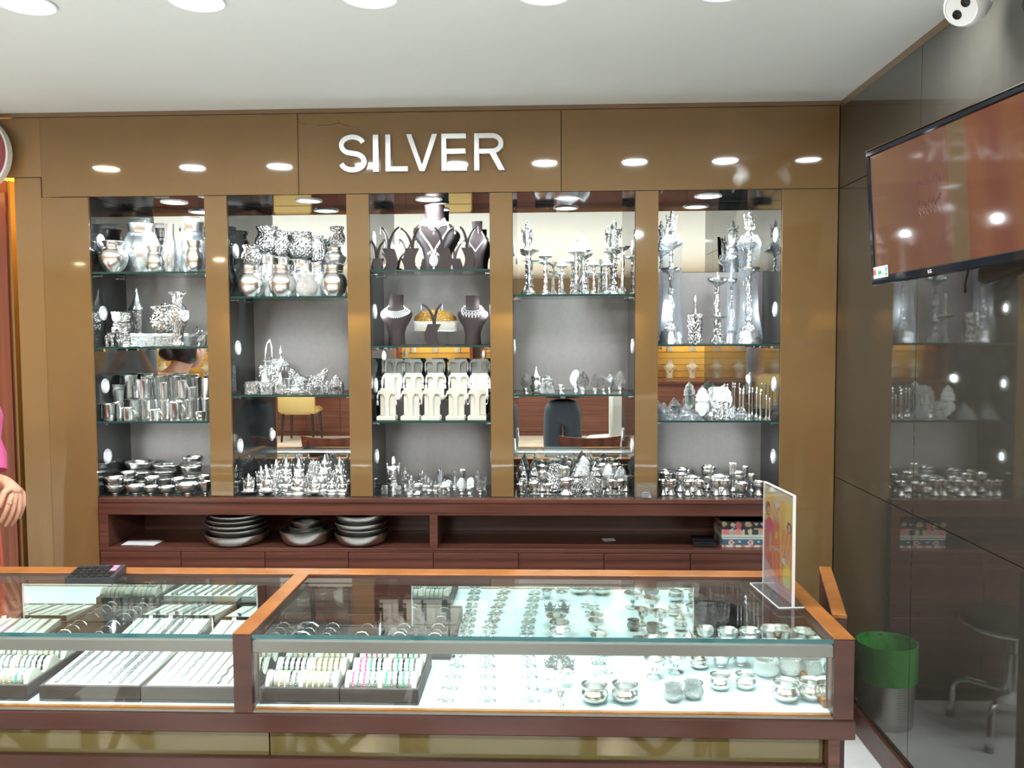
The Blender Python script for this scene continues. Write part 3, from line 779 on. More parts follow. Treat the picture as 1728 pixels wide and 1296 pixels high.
# type -> (object name, words for the label, category, [(part, shape, material, x scale, z scale, z offset, y scale)])
S, E_, EF, SM = 'silver', 'silver_en', 'silver_fine', 'silver_mat'
T = {
 'pot': ('silver_pot', 'plain polished silver water pot', 'pot', [('', 'pot', S, 1, 1, 0, 1)]),
 'handi': ('silver_pot', 'plain round silver pot', 'pot', [('', 'handi', S, 1, 1, 0, 1)]),
 'jug': ('silver_pot', 'plain broad silver pot', 'pot', [('', 'jug', S, 1, 1, 0, 1)]),
 'epot': ('silver_pot', 'embossed round silver pot', 'pot', [('', 'handi', E_, 1, 1, 0, 1)]),
 'fpot': ('silver_pot', 'frosted silver pot', 'pot', [('', 'handi', SM, 1, 1, 0, 1)]),
 'wpot': ('silver_pot', 'large silver pot in clear plastic', 'pot', [('body', 'jug', S, .88, .9, 0, 1), ('plastic_wrap', 'wrapbag', 'wrap', 1, 1, 0, 1)]),
 'wjug': ('silver_pot', 'silver pot in clear plastic', 'pot', [('body', 'jug', S, .92, .95, 0, 1), ('plastic_wrap', 'wrapbag', 'wrap', 1, 1, 0, 1)]),
 'bowl': ('silver_bowl', 'shallow footed silver bowl', 'bowl', [('', 'bowl', S, 1, 1, 0, 1)]),
 'ebowl': ('silver_bowl', 'embossed silver bowl', 'bowl', [('', 'scallopbowl', E_, 1, 1, 0, 1)]),
 'tumbler': ('silver_tumbler', 'plain silver tumbler', 'tumbler', [('', 'tumbler', S, 1, 1, 0, 1)]),
 'mug': ('silver_mug', 'silver mug with side handle', 'mug', [('body', 'tumbler', S, 1, 1, 0, 1), ('handle', 'handle', S, 1, 1, 0, 1)]),
 'cup': ('silver_cup', 'short wide silver cup', 'cup', [('', 'cup', S, 1, 1, 0, 1)]),
 'vase': ('silver_vase', 'tall embossed silver vase', 'vase', [('', 'vase', EF, 1, 1, 0, 1)]),
 'lidjar': ('silver_jar', 'tall silver jar with pointed lid', 'jar', [('body', 'tumbler', EF, .62, .62, 0, 1), ('lid', 'canopy', S, 1, .40, .60, 1)]),
 'tin': ('silver_box', 'round embossed silver box', 'box', [('', 'tin', E_, 1, 1, 0, 1)]),
 'pottin': ('silver_pot', 'silver pot with conical lid', 'pot', [('body', 'basin', E_, 1, .45, 0, 1), ('lid', 'canopy', S, .85, .58, .42, 1)]),
 'longbox': ('silver_box', 'long embossed silver pen box', 'box', [('body', 'block', EF, 1, .8, .0, .4), ('lid', 'block', EF, 1.02, .25, .75, .42)]),
 'fig': ('figurine', 'small silver seated figurine', 'figurine', [('base', 'plinth', S, .9, .18, 0, 1), ('figure', 'figure', EF, 1, .84, .16, 1)]),
 'animal': ('figurine', 'small silver animal figurine', 'figurine', [('', 'animal', E_, 1, 1, 0, 1)]),
 'stand': ('figurine', 'tall standing silver figurine', 'figurine', [('base', 'plinth', S, .9, .14, 0, 1), ('figure', 'stander', EF, 1, .87, .13, 1)]),
 'idol': ('idol', 'seated silver idol with arched back', 'idol', [('base', 'plinth', S, 1.0, .12, 0, .8), ('figure', 'figure', S, .92, .88, .115, 1), ('back_plate', 'halo', EF, .86, .74, .11, .9)]),
 'pidol': ('idol', 'silver idol on round plate', 'idol', [('plate', 'dish', S, 1.2, .12, 0, 1), ('figure', 'figure', S, .95, .90, .09, 1), ('back_plate', 'halo', EF, .85, .76, .08, .9)]),
 'goblet': ('silver_goblet', 'silver stemmed goblet', 'goblet', [('', 'goblet', S, 1, 1, 0, 1)]),
 'ped': ('pedestal_bowl', 'silver pedestal bowl', 'bowl', [('', 'pedbowl', S, 1, 1, 0, 1)]),
 'lampd': ('oil_lamp', 'silver lamp column with open dish', 'oil lamp', [('column', 'stem', S, .75, .92, 0, 1), ('dish', 'dish', S, 1, .09, .91, 1)]),
 'lampc': ('oil_lamp', 'silver lamp with conical canopy', 'oil lamp', [('column', 'stem', S, .8, .68, 0, 1), ('dish', 'dish', S, .9, .07, .67, 1), ('canopy', 'canopy', SM, 1, .28, .72, 1)]),
 'lampf': ('oil_lamp', 'tall silver lamp topped by figure', 'oil lamp', [('base', 'plinth', S, .95, .06, 0, 1), ('column', 'stem', E_, .8, .52, .05, 1), ('dish', 'dish', S, .95, .06, .56, 1), ('finial', 'stander', EF, .75, .40, .60, 1)]),
 'lampw': ('oil_lamp', 'large silver lamp in clear plastic', 'oil lamp', [('base', 'plinth', S, 1.0, .10, 0, 1), ('column', 'stem', E_, .72, .46, .08, 1), ('lower_dish', 'dish', S, .8, .06, .52, 1), ('upper_column', 'stem', S, .5, .16, .57, 1), ('upper_dish', 'dish', S, .85, .05, .72, 1), ('canopy', 'canopy', E_, .80, .16, .75, 1), ('finial', 'figure', EF, .46, .16, .86, 1), ('plastic_wrap', 'wraptube', 'wrap', 1.12, .98, .0, 1)]),
 'shortlamp': ('oil_lamp', 'short silver lamp stand with dish', 'oil lamp', [('column', 'stem', E_, .8, .8, 0, 1), ('dish', 'dish', S, 1, .12, .79, 1), ('finial', 'lid', S, .45, .14, .86, 1)]),
 'leaf': ('leaf_lamp', 'silver lamp with pointed leaf back', 'lamp', [('foot', 'pedbowl', S, .62, .28, 0, 1), ('leaf_plate', 'leaf', EF, 1, .78, .22, .8)]),
 'kalash': ('silver_pot', 'silver ritual pot with finial lid', 'pot', [('body', 'handi', S, 1, .62, 0, 1), ('lid', 'lid', S, .66, .40, .60, 1)]),
 'cone': ('shrine_tower', 'embossed silver shrine cone', 'shrine', [('', 'cone', E_, 1, 1, 0, 1)]),
 'house': ('shrine', 'embossed silver shrine with pointed roof', 'shrine', [('body', 'block', E_, .86, .42, 0, .8), ('roof', 'cone', E_, 1, .62, .40, .9)]),
 'arch': ('deity_plaque', 'round topped silver deity plaque', 'plaque', [('base', 'plinth', S, .9, .14, 0, .6), ('plaque', 'halo', EF, 1, .88, .12, .8), ('figure', 'figure', SM, .55, .6, .13, .9)]),
 'face': ('face_idol', 'silver goddess face with tall crown', 'idol', [('', 'facemask', SM, 1, 1, 0, 1)]),
 'pack': ('wrapped_ornament', 'silver piece in clear plastic', 'ornament', [('ornament', 'plinth', E_, .75, .42, 0, 1), ('plastic_wrap', 'pack', 'wrap', 1.05, 1.0, 0, 1)]),
 'rod': ('incense_holder', 'thin upright silver incense holder', 'incense holder', [('', 'rod', S, 1, 1, 0, 1)]),
 'frame': ('shrine_arch', 'narrow embossed silver arch', 'arch', [('', 'frame', E_, 1, 1, 0, 1)]),
 'boat': ('silver_tray', 'embossed silver tray with sagging rim', 'tray', [('', 'boat', EF, 1, 1, 0, 1)]),
 'gold': ('figurine', 'tiny gold standing figurine', 'figurine', [('', 'stander', 'gold', 1, 1, 0, 1)]),
 'swing': ('bell_lamp', 'silver bell lamp on arched stand', 'lamp', [('stand', 'hookarch', S, 1.0, 1, 0, 1), ('shade', 'bellshade', S, 1.0, .35, .12, 1)]),
 'umbrella': ('silver_umbrella', 'silver ritual umbrella with drop finial', 'umbrella', [('pole', 'rod', S, .18, .8, 0, 1), ('canopy', 'bellshade', E_, 1, .22, .55, 1), ('bells', 'bells', S, 1, .12, .45, 1), ('finial', 'drop', S, .16, .24, .77, 1)]),
 'throne': ('silver_throne', 'silver box with scrolled filigree front', 'box', [('body', 'block', EF, 1, .8, 0, .5), ('crest', 'leaf', EF, .8, .25, .78, .4)]),
}
def item(kind, x, y, z, w, h, place, rz=0.0, group=None, row='', key=None):
    nm, words, cat, parts = T[kind]
    if len(parts) == 1:
        _, sh, m, sx, sz, oz, sy = parts[0]
        o = obj(nm, unit(sh, m), None, (x, y, z), rz, (w, w * sy, h))
    else:
        o = empty(nm, (x, y, z), rz)
        o.scale = (w, w, h)
        for pn, sh, m, sx, sz, oz, sy in parts:
            obj(pn, unit(sh, m), o, (0, .16 if pn in ('back_plate', 'plaque') else 0, oz), 0, (sx, sx * sy, sz))
    later(o, words + (', ' + row if row else ''), place, cat, group or (cat + 's on the ' + place), key)
    return o

ROWY = {'f': 3.455, 'm': 3.535, 'b': 3.615}
def shelf(i, k, org, txt, sc=.216):
    """txt rows: kind, centre x, width, top (crop pixels), row f/m/b with u for standing on the piece below"""
    z0 = SHELVES[i][k] + .0004
    names = ['top shelf', 'second shelf', 'third shelf', 'bottom shelf'] if len(SHELVES[i]) == 4 else ['top shelf', 'middle shelf', 'bottom shelf']
    place = names[k] + ' of ' + NAMES[i].replace(' from left', '')
    placed = []
    for ln in txt.split(';'):
        q = ln.split()
        if not q: continue
        kind, cx, w, top, row = q[0], float(q[1]), float(q[2]), float(q[3]), q[4]
        Y = ROWY[row[0]]
        z = z0
        px, py = org[0] + cx * sc, org[1] + top * sc
        x = P(px, py, Y).x
        if 'u' in row:
            c = sorted((abs(x - a[0]), a) for a in placed if a[5] == row[0] and abs(x - a[0]) < .06)
            if c:
                c = max((a for d, a in c if d < c[0][0] + .012), key=lambda a: a[2])
                z, Y = c[2] + .0003, c[1]
                x = c[0] + max(-.3 * c[3], min(.3 * c[3], x - c[0]))
        ww = w * sc * Y / F
        if 'u' not in row: Y = max(min(Y, YB - .004 - ww * .52), YW + .010 + min(.125, ww * .5))
        pt = P(px, py, Y)
        if 'u' not in row: x = pt.x
        lo, hi = NX[i][0] + ww / 2 + .002, NX[i][1] - ww / 2 - .002
        x = max(lo, min(hi, x))
        h = max(.012, pt.z - z)
        tier = 'upper tier' if 'u' in row else ('' if len(txt) < 300 else {'f': 'front row', 'm': 'middle row', 'b': 'back row'}[row[0]])
        rz = random.uniform(-.25, .25) if kind not in ('boat', 'longbox', 'throne', 'swing', 'umbrella') else 0
        if kind in ('tumbler', 'bowl', 'pot', 'jug'): rz = random.uniform(0, 6)
        item(kind, x, Y, z, ww, h, place, rz, None, tier)
        placed.append((x, Y, z + h, ww, kind, row[0]))

A, B = (140, 320), (140, 570)
shelf(0, 0, A, 'pot 222 225 405 f; wpot 455 310 225 b; handi 562 150 445 f; jug 672 100 270 b; wpot 850 270 215 b; handi 868 145 400 f')
# second shelf: small pieces stand on a long box
shelf(0, 1, A, '''animal 205 95 1070 f; ebowl 315 165 1128 m; ebowl 310 165 1042 mu; ebowl 305 165 957 mu; fig 335 90 1098 f;
lidjar 418 140 762 b; longbox 640 470 1122 f; epot 565 215 912 fu; ebowl 608 130 1046 fu; vase 735 165 800 fu; fig 893 75 1060 b; animal 935 100 1100 f''')
shelf(0, 2, B, '''tumbler 200 100 515 f; tumbler 270 95 505 m; mug 352 110 545 f; tumbler 395 150 480 b; tumbler 490 120 480 m; mug 556 105 560 f; tumbler 600 130 478 b; tumbler 640 110 480 m; mug 722 120 500 f; tumbler 800 130 478 m; tumbler 850 95 478 m; cup 920 80 575 f; tumbler 960 75 472 m; tumbler 300 110 480 b; tumbler 720 120 470 b; tumbler 890 120 470 b;
tumbler 215 100 405 mu; tumbler 265 110 367 mu; tumbler 345 130 290 bu; tumbler 408 85 370 bu; tumbler 475 125 322 mu; cup 515 125 415 mu; tumbler 600 130 300 bu; tumbler 632 95 347 mu; tumbler 722 150 300 bu; tumbler 778 100 330 mu; tumbler 852 85 385 mu; tumbler 885 100 306 bu; tumbler 955 65 318 mu''')
shelf(0, 3, B, '''bowl 250 150 1150 f; bowl 410 150 1150 f; bowl 530 112 1158 f; bowl 655 135 1160 f; bowl 820 190 1135 f; bowl 955 90 1120 f;
bowl 245 155 1088 fu; bowl 356 125 1100 m; bowl 356 125 1045 mu; bowl 460 170 1110 b; bowl 455 200 1040 bu; bowl 445 235 965 bu; bowl 640 200 1140 b; bowl 625 200 1090 bu; bowl 640 190 1035 bu; bowl 655 215 985 bu; bowl 840 190 1130 b; bowl 840 205 1080 bu; bowl 855 190 995 bu; bowl 860 180 925 bu; bowl 945 90 1075 m; bowl 540 120 1085 m; bowl 740 110 1095 m''')
A, B = (370, 320), (370, 570)
shelf(1, 0, A, '''jug 245 215 592 f; jug 492 215 590 f; fpot 685 170 660 f; jug 895 205 590 f; wjug 375 170 495 b; wjug 500 130 515 b; wjug 645 200 540 b; wjug 770 150 560 b;
epot 245 155 435 fu; epot 372 190 290 bu; epot 487 120 325 bu; epot 640 190 330 bu; epot 768 110 360 bu; wjug 905 175 445 fu; epot 915 130 290 fu''')
shelf(1, 1, B, '''tin 255 130 340 f; tin 372 125 345 f; gold 330 34 335 f; throne 400 160 160 b; pottin 475 105 268 f; cup 540 75 315 m; kalash 597 105 325 f; boat 695 300 238 b; frame 685 70 295 m; house 772 115 300 f; house 912 130 293 f; tin 845 100 335 m; umbrella 480 130 60 m; swing 350 125 20 m; bowl 540 90 400 f; bowl 640 80 420 f''')
shelf(1, 2, B, '''pidol 228 105 1055 f; pidol 372 110 1028 f; fig 545 85 1155 f; idol 612 125 1025 f; pidol 742 125 1080 f; idol 880 95 1100 f; idol 965 90 1090 f;
idol 325 95 1000 m; arch 425 90 1028 m; idol 520 95 1010 m; fig 690 95 1040 m; idol 800 105 1010 m; fig 890 90 1030 m; idol 955 85 1000 m;
idol 365 95 985 b; idol 445 90 945 b; idol 522 95 935 b; idol 620 95 935 b; arch 735 95 952 b; idol 825 115 908 b; idol 940 85 938 b''')
A, B = (850, 320), (850, 570)
shelf(3, 0, A, '''lampd 200 155 475 f; lampf 180 120 238 b; lampc 325 125 408 m; shortlamp 388 80 545 f; lampc 455 105 515 f; lampc 568 155 365 f; lampc 625 130 340 b; shortlamp 640 110 465 m; lampc 705 100 505 f; shortlamp 782 75 520 b; lampc 805 90 505 f; lampf 868 155 228 b; lampd 930 130 445 f''')
shelf(3, 1, B, '''leaf 175 82 275 f; kalash 255 100 225 m; house 340 110 280 f; ped 450 66 365 f; leaf 563 92 245 m; leaf 617 98 258 f; leaf 715 72 283 f; leaf 783 78 292 f; leaf 828 62 280 m; leaf 912 92 258 f''')
shelf(3, 2, B, '''goblet 135 85 1140 f; goblet 240 95 1130 f; goblet 345 95 1142 f; ped 490 130 1100 f; leaf 665 120 1045 f; goblet 835 85 1112 f; goblet 905 90 1110 f; cone 150 95 960 m; cone 237 95 965 m; ped 300 90 1045 m; tin 390 115 1050 m; goblet 470 100 1010 m; cone 570 125 975 m; cone 712 120 965 m; leaf 815 85 980 m; leaf 915 95 1000 m; leaf 625 95 918 b; ped 300 90 995 b; tin 400 110 985 b; ped 770 105 985 b; ped 870 90 985 b; cone 120 70 960 b; ped 960 60 1080 m''')
A, B = (1090, 320), (1090, 570)
shelf(4, 0, A, '''lampw 200 195 178 m; lampw 810 205 175 m; shortlamp 560 170 640 m; rod 385 70 820 b; tin 385 120 970 f; shortlamp 575 135 965 f; lampw 672 110 330 b''')
shelf(4, 1, B, '''pack 140 110 500 m; pack 205 125 550 f; pack 312 115 505 m; pack 375 120 552 f; face 440 125 372 m; arch 540 130 372 b; arch 600 150 372 m; tin 600 110 500 f; pack 665 100 510 m; pack 750 125 538 f; rod 735 32 390 m; rod 762 30 390 m; rod 808 34 378 m; rod 832 32 385 b; rod 865 34 385 m; rod 897 42 400 f; rod 942 40 445 f; rod 968 46 465 f''')
shelf(4, 2, B, '''ped 135 88 1110 f; ped 200 78 1112 f; ped 330 92 1115 f; ped 418 92 1115 f; ped 555 82 1108 f; ped 622 82 1108 f; bowl 745 110 1130 f; ped 885 92 1120 f; ped 155 110 1052 m; ped 270 100 1058 m; ped 365 125 1080 m; goblet 475 50 1085 m; ped 570 165 1072 m; goblet 680 62 980 m; ped 728 105 1045 m; goblet 825 62 1065 m; goblet 775 55 1005 b; ped 155 95 1030 b; ped 290 130 1020 b; ped 490 130 1000 b''')
A, B = (610, 320), (610, 570)
shelf(2, 3, B, '''stand 250 110 925 m; tin 180 52 1150 f; tin 282 66 1155 f; goblet 230 60 1100 b; fig 340 60 1010 b; fig 375 62 1110 f; ped 440 90 1140 f; fig 390 60 1070 m; fig 480 55 1030 b; fig 525 62 1090 m; ped 500 90 1150 m; fig 450 50 1095 b; arch 612 52 1020 b; fig 575 50 1115 m; goblet 585 45 1155 f; goblet 640 60 1160 f; leaf 680 62 1105 m; stand 728 40 1035 b; leaf 782 80 1090 f; goblet 785 62 1030 b; arch 852 62 1090 m; stand 908 42 1035 b; stand 966 38 1035 b; leaf 930 75 1105 f; kalash 650 55 1100 b; ped 845 60 1165 f''')

# ------------------------------------------------------------------ jewellery displays in the middle niche
def bust_mesh(name, m, rings, n=26, flat=0.45):
    """necklace bust: elliptical rings (z, half width, half depth), flat at the back"""
    v = []; f = []
    for z, rx, ry in rings:
        for i in range(n):
            a = 2 * PI * i / n
            y = -math.cos(a) * ry
            if y > 0: y *= flat
            v.append((math.sin(a) * rx, y, z))
    for k in range(len(rings) - 1):
        for i in range(n):
            j = (i + 1) % n
            f.append((k * n + i, (k + 1) * n + i, (k + 1) * n + j, k * n + j))
    f.append(tuple(range(n))); f.append(tuple(range(len(rings) * n - 1, (len(rings) - 1) * n - 1, -1)))
    return mesh(name, v, f, m, True, 50)
BUST = [(0, .26, .26), (.03, .27, .27), (.22, .25, .24), (.36, .30, .24), (.50, .44, .25), (.60, .5, .24), (.66, .48, .22), (.72, .36, .20), (.77, .25, .19), (.84, .22, .19), (.95, .22, .19), (1.0, .235, .20)]
BUSTM = bust_mesh('bust', 'bustbrown', BUST)
BUSTC = bust_mesh('bust', 'cream', BUST)
def bead(b, p, r, flat=1.0):
    b.add([(p[0], p[1], p[2] + r), (p[0] + r, p[1], p[2]), (p[0], p[1] - r * flat, p[2]), (p[0] - r, p[1], p[2]), (p[0], p[1] + r * flat, p[2]), (p[0], p[1], p[2] - r)],
          [(0, 2, 1), (0, 3, 2), (0, 4, 3), (0, 1, 4), (5, 1, 2), (5, 2, 3), (5, 3, 4), (5, 4, 1)])
def surf(t, z):
    """point on the unit bust's front at height z, t in -1..1 across"""
    for (z0, a0, b0), (z1, a1, b1) in zip(BUST, BUST[1:]):
        if z0 <= z <= z1:
            k = (z - z0) / (z1 - z0)
            rx, ry = a0 + (a1 - a0) * k, b0 + (b1 - b0) * k
            an = t * PI / 2
            return Vector((math.sin(an) * rx, -math.cos(an) * ry, z))
    return Vector((0, -.2, z))
def strand(b, ztop, zlow, r, n, w=1, x=.9, power=2.0):
    for k in range(w):
        for i in range(n):
            t = -1 + 2 * i / (n - 1)
            z = zlow + (ztop - zlow) * abs(t) ** power - k * r * 1.8
            p = surf(t * x, max(.02, min(.99, z)))
            p.y -= r * .6
            bead(b, p, r)
NECK = {}
def necklace(style):
    if style in NECK: return NECK[style]
    b = MB()
    if style == 'choker':
        strand(b, .80, .74, .016, 44, 3)
        strand(b, .74, .66, .020, 15, 1, .45)
        strand(b, .71, .62, .018, 9, 1, .25)
    elif style == 'pendant':
        strand(b, .78, .30, .017, 46, 2, .62, 1.15)
        for i in range(14):
            a = 2 * PI * i / 14
            bead(b, (.085 * math.cos(a), -.30, .17 + .075 * math.sin(a)), .022)
            bead(b, (.05 * math.cos(a), -.31, .17 + .045 * math.sin(a)), .02)
        bead(b, (0, -.32, .17), .035)
        for i in range(7): bead(b, (-.12 + .04 * i, -.30, .27 + .02 * math.sin(i * 2)), .026)
        bead(b, (0, -.30, .06), .025); bead(b, (0, -.30, .02), .016)
    elif style == 'collar':
        strand(b, .78, .66, .017, 40, 4, .8)
        strand(b, .70, .55, .024, 17, 1, .7)
    elif style == 'flower':
        for i in range(13):
            t = -1 + 2 * i / 12
            p = surf(t * .8, .62 + .14 * t * t)
            p.y -= .02
            for j in range(6):
                a = 2 * PI * j / 6
                bead(b, (p.x + .030 * math.cos(a), p.y, p.z + .030 * math.sin(a)), .016)
            bead(b, (p.x, p.y - .01, p.z - .055), .02)
        strand(b, .80, .68, .011, 40, 1, .8)
    elif style == 'chain':
        strand(b, .78, .40, .017, 44, 1, .75, 1.2)
    elif style == 'goldchain':
        strand(b, .78, .38, .020, 36, 1, .7, 1.3)
        bead(b, (0, -.29, .34), .05)
    NECK[style] = b.mesh('necklace', 'goldbead' if style == 'goldchain' else 'white_metal', False)
    return NECK[style]
def bust(px, top, w, zb, Y, sc, org, label, rz=0.0, m=None, h=None):
    p = P(org[0] + px * sc, org[1] + top * sc, Y)
    ww = w * sc * Y / F
    return tag(obj('necklace_bust', m or BUSTM, None, (p.x, Y, zb), rz, (ww, ww * .8, p.z - zb)), label, 'display bust', 'jewellery display busts')
def on_bust(o, style, label):
    n = tag(obj('necklace', necklace(style), None, o.location, o.rotation_euler.z, o.scale), label, 'necklace', 'necklaces on display busts')
    return n
def earring_stand(px, w, top, basex, basetop, zb, Y, sc, org, label, curl=1):
    p = P(org[0] + px * sc, org[1] + top * sc, Y)
    s = sc * Y / F
    h = p.z - zb
    hb = (P(org[0] + px * sc, org[1] + basetop * sc, Y).z - zb)
    t = tag(empty('earring_stand', (p.x, Y, zb)), label, 'earring stand', 'forked earring stands')
    # S-curved pedestal
    L, R = [], []
    bw = w * s * .29
    for i in range(11):
        k = i / 10
        off = curl * (.35 * math.sin(k * PI * 1.1) - .18) * bw * 1.6 * (1 - .2 * k)
        wd = bw * (1.05 - .12 * math.sin(k * PI)) + (bw * .25 if k < .06 else 0)
        L.append((off - wd, k * hb)); R.append((off + wd, k * hb))
    obj('pedestal', MB().prism(R + L[::-1], -.012, .012).mesh('pedestal', 'bustbrown', angle=30), t)
    a0 = (L[-1][0] + R[-1][0]) / 2
    for sgn in (-1, 1):
        pts = []; rad = []
        for i in range(9):
            k = i / 8
            pts.append((a0 * (1 - k) + sgn * w * s * .5 * (k ** 1.5), 0, hb - .003 + (h - hb) * (1 - (1 - k) ** 1.7)))
            rad.append(.0065 * (1 - .45 * k))
        obj('arm', MB().tube(pts, rad, 8).mesh('arm', 'bustbrown'), t)
    return t, s * w * .5, h
def drop_mesh(kind):
    b = MB()
    if kind == 'jhumka':
        b.lathe([(1e-4, 0), (.2, .02), (.35, .15), (.3, .3), (.1, .42), (.05, .5), (.22, .6), (.3, .75), (.2, .92), (1e-4, 1)], 10)
        for i in range(6): bead(b, (.28 * math.cos(i * PI / 3), .28 * math.sin(i * PI / 3), -.02), .09)
    elif kind == 'hoop':
        b.tube([(.4 * math.cos(2 * PI * i / 16), 0, .45 + .45 * math.sin(2 * PI * i / 16)) for i in range(16)], .07, 6, True)
        bead(b, (0, 0, .9), .1)
    else:
        for z, r in ((.9, .14), (.7, .2), (.45, .28), (.2, .22), (.02, .12)): bead(b, (0, 0, z), r)
    return b.mesh('earring', 'white_metal', True, 50)
DROPS = {k: drop_mesh(k) for k in ('jhumka', 'hoop', 'drop')}
def earring(x, y, ztop, h, w, kind, phrase, place):
    o = obj('earring', DROPS[kind], None, (x, y, ztop - h), 0, (w, w, h))
    later(o, phrase, place, 'earring', 'earrings in the middle niche')
    return o
sc = .216
zb = SH4[0] + .0004
A = (610, 320)
b1 = bust(570, 122, 340, zb, 3.60, sc, A, 'large brown velvet necklace bust on the top shelf of middle niche')
on_bust(b1, 'choker', 'wide sparkling choker on the large velvet bust')
on_bust(b1, 'pendant', 'long necklace with heart shaped pendant on the large velvet bust')
b2 = bust(905, 250, 190, zb, 3.56, sc, A, 'turned brown velvet bust at the right of the top shelf, middle niche', -.35)
on_bust(b2, 'chain', 'single strand sparkling chain on the turned velvet bust')
for px, w, top, bt, kind, lb, cu, yy in ((225, 150, 288, 462, 'drop', 'second from left', 1, 3.47), (380, 160, 295, 460, 'jhumka', 'third from left', -1, 3.455), (648, 165, 290, 458, 'jhumka', 'fourth from left', 1, 3.455),
                                 (838, 145, 285, 455, 'drop', 'rightmost', 1, 3.455), (128, 105, 400, 540, 'drop', 'leftmost, smallest', 1, 3.44)):
    t, hw, h = earring_stand(px, w, top, 0, bt, zb, yy, sc, A, 'brown forked earring stand on top shelf of middle niche, ' + lb, cu)
    for s in (-1, 1):
        earring(t.location.x + s * hw, yy - .004, zb + h - .003, .026, .013, kind, 'silver drop earring on forked stand', 'top shelf of middle niche')
zb = SH4[1] + .0004
b3 = bust(272, 822, 255, zb, 3.50, sc, A, 'brown velvet bust at the left of the second shelf, middle niche')
on_bust(b3, 'collar', 'broad layered collar necklace on the left velvet bust, second shelf')
b4 = bust(868, 828, 245, zb, 3.50, sc, A, 'brown velvet bust at the right of the second shelf, middle niche')
on_bust(b4, 'flower', 'flower link necklace on the right velvet bust, second shelf')
t, hw, h = earring_stand(550, 165, 888, 0, 1050, zb, 3.45, sc, A, 'brown forked earring stand between two busts on the second shelf', -1)
for s in (-1, 1):
    earring(t.location.x + s * hw, 3.445, zb + h - .003, .024, .011, 'drop', 'silver drop earring hanging from forked stand', 'second shelf of middle niche')
# gold waist belt on a cream oval form, on a clear table
cx = P(610 + 580 * sc, 560, 3.59).x
ar = tag(empty('acrylic_riser', (cx, 3.59, zb)), 'small clear acrylic table carrying the gold belt, second shelf', 'riser')
zr = P(732, 320 + 1105 * sc, 3.59).z - zb
obj('table_top', MB().box(-.108, .108, -.05, .05, zr - .004, zr, .001).mesh('table_top', 'acrylic'), ar)
for s in (-1, 1):
    obj('leg', MB().box(s * .048 - .0025, s * .048 + .0025, -.045, .045, 0, zr - .004).mesh('leg', 'acrylic', False), ar)
fm = tag(empty('belt_form', (cx, 3.59, zb + zr)), 'cream oval display form under the gold belt', 'display form')
obj('form', MB().lathe([(.088, 0), (.090, .004), (.090, .034), (.086, .038), (1e-4, .040)], 36, sy=.42).mesh('form', 'cream'), fm)
gb = tag(empty('gold_belt', (cx, 3.59, zb + zr + .0382)), 'arched gold ornamental belt with pearl edge in the middle niche', 'belt')
pts = []
v = []; f = []
n = 30
for i in range(n + 1):
    a = PI * i / n
    hgt = .016 + .036 * math.sin(a) ** 1.3
    for rr in (0, 1):
        r = .086 - .003 * rr
        x, y = -math.cos(a) * r, -math.sin(a) * r * .40
        v += [(x, y, 0), (x, y * (.92), hgt)]
for i in range(n):
    a = i * 4
    f += [(a, a + 4, a + 5, a + 1), (a + 2, a + 3, a + 7, a + 6), (a + 1, a + 5, a + 7, a + 3)]
obj('band', mesh('band', v, f, 'gold', True, 50), gb)
fb = MB()
for i in range(26):
    a = PI * (i + .5) / 26
    for j in range(5):
        hz = (.016 + .036 * math.sin(a) ** 1.3) * (j + .6) / 5
        bead(fb, (-math.cos(a) * .087, -math.sin(a) * .0352, hz), .0034)
obj('filigree', fb.mesh('filigree', 'goldbead', False), gb)
pb = MB()
for i in range(34):
    a = PI * i / 33
    bead(pb, (-math.cos(a) * .091, -math.sin(a) * .0385, .001), .0022)
obj('pearl_edge', pb.mesh('pearl_edge', 'pearl', False), gb)

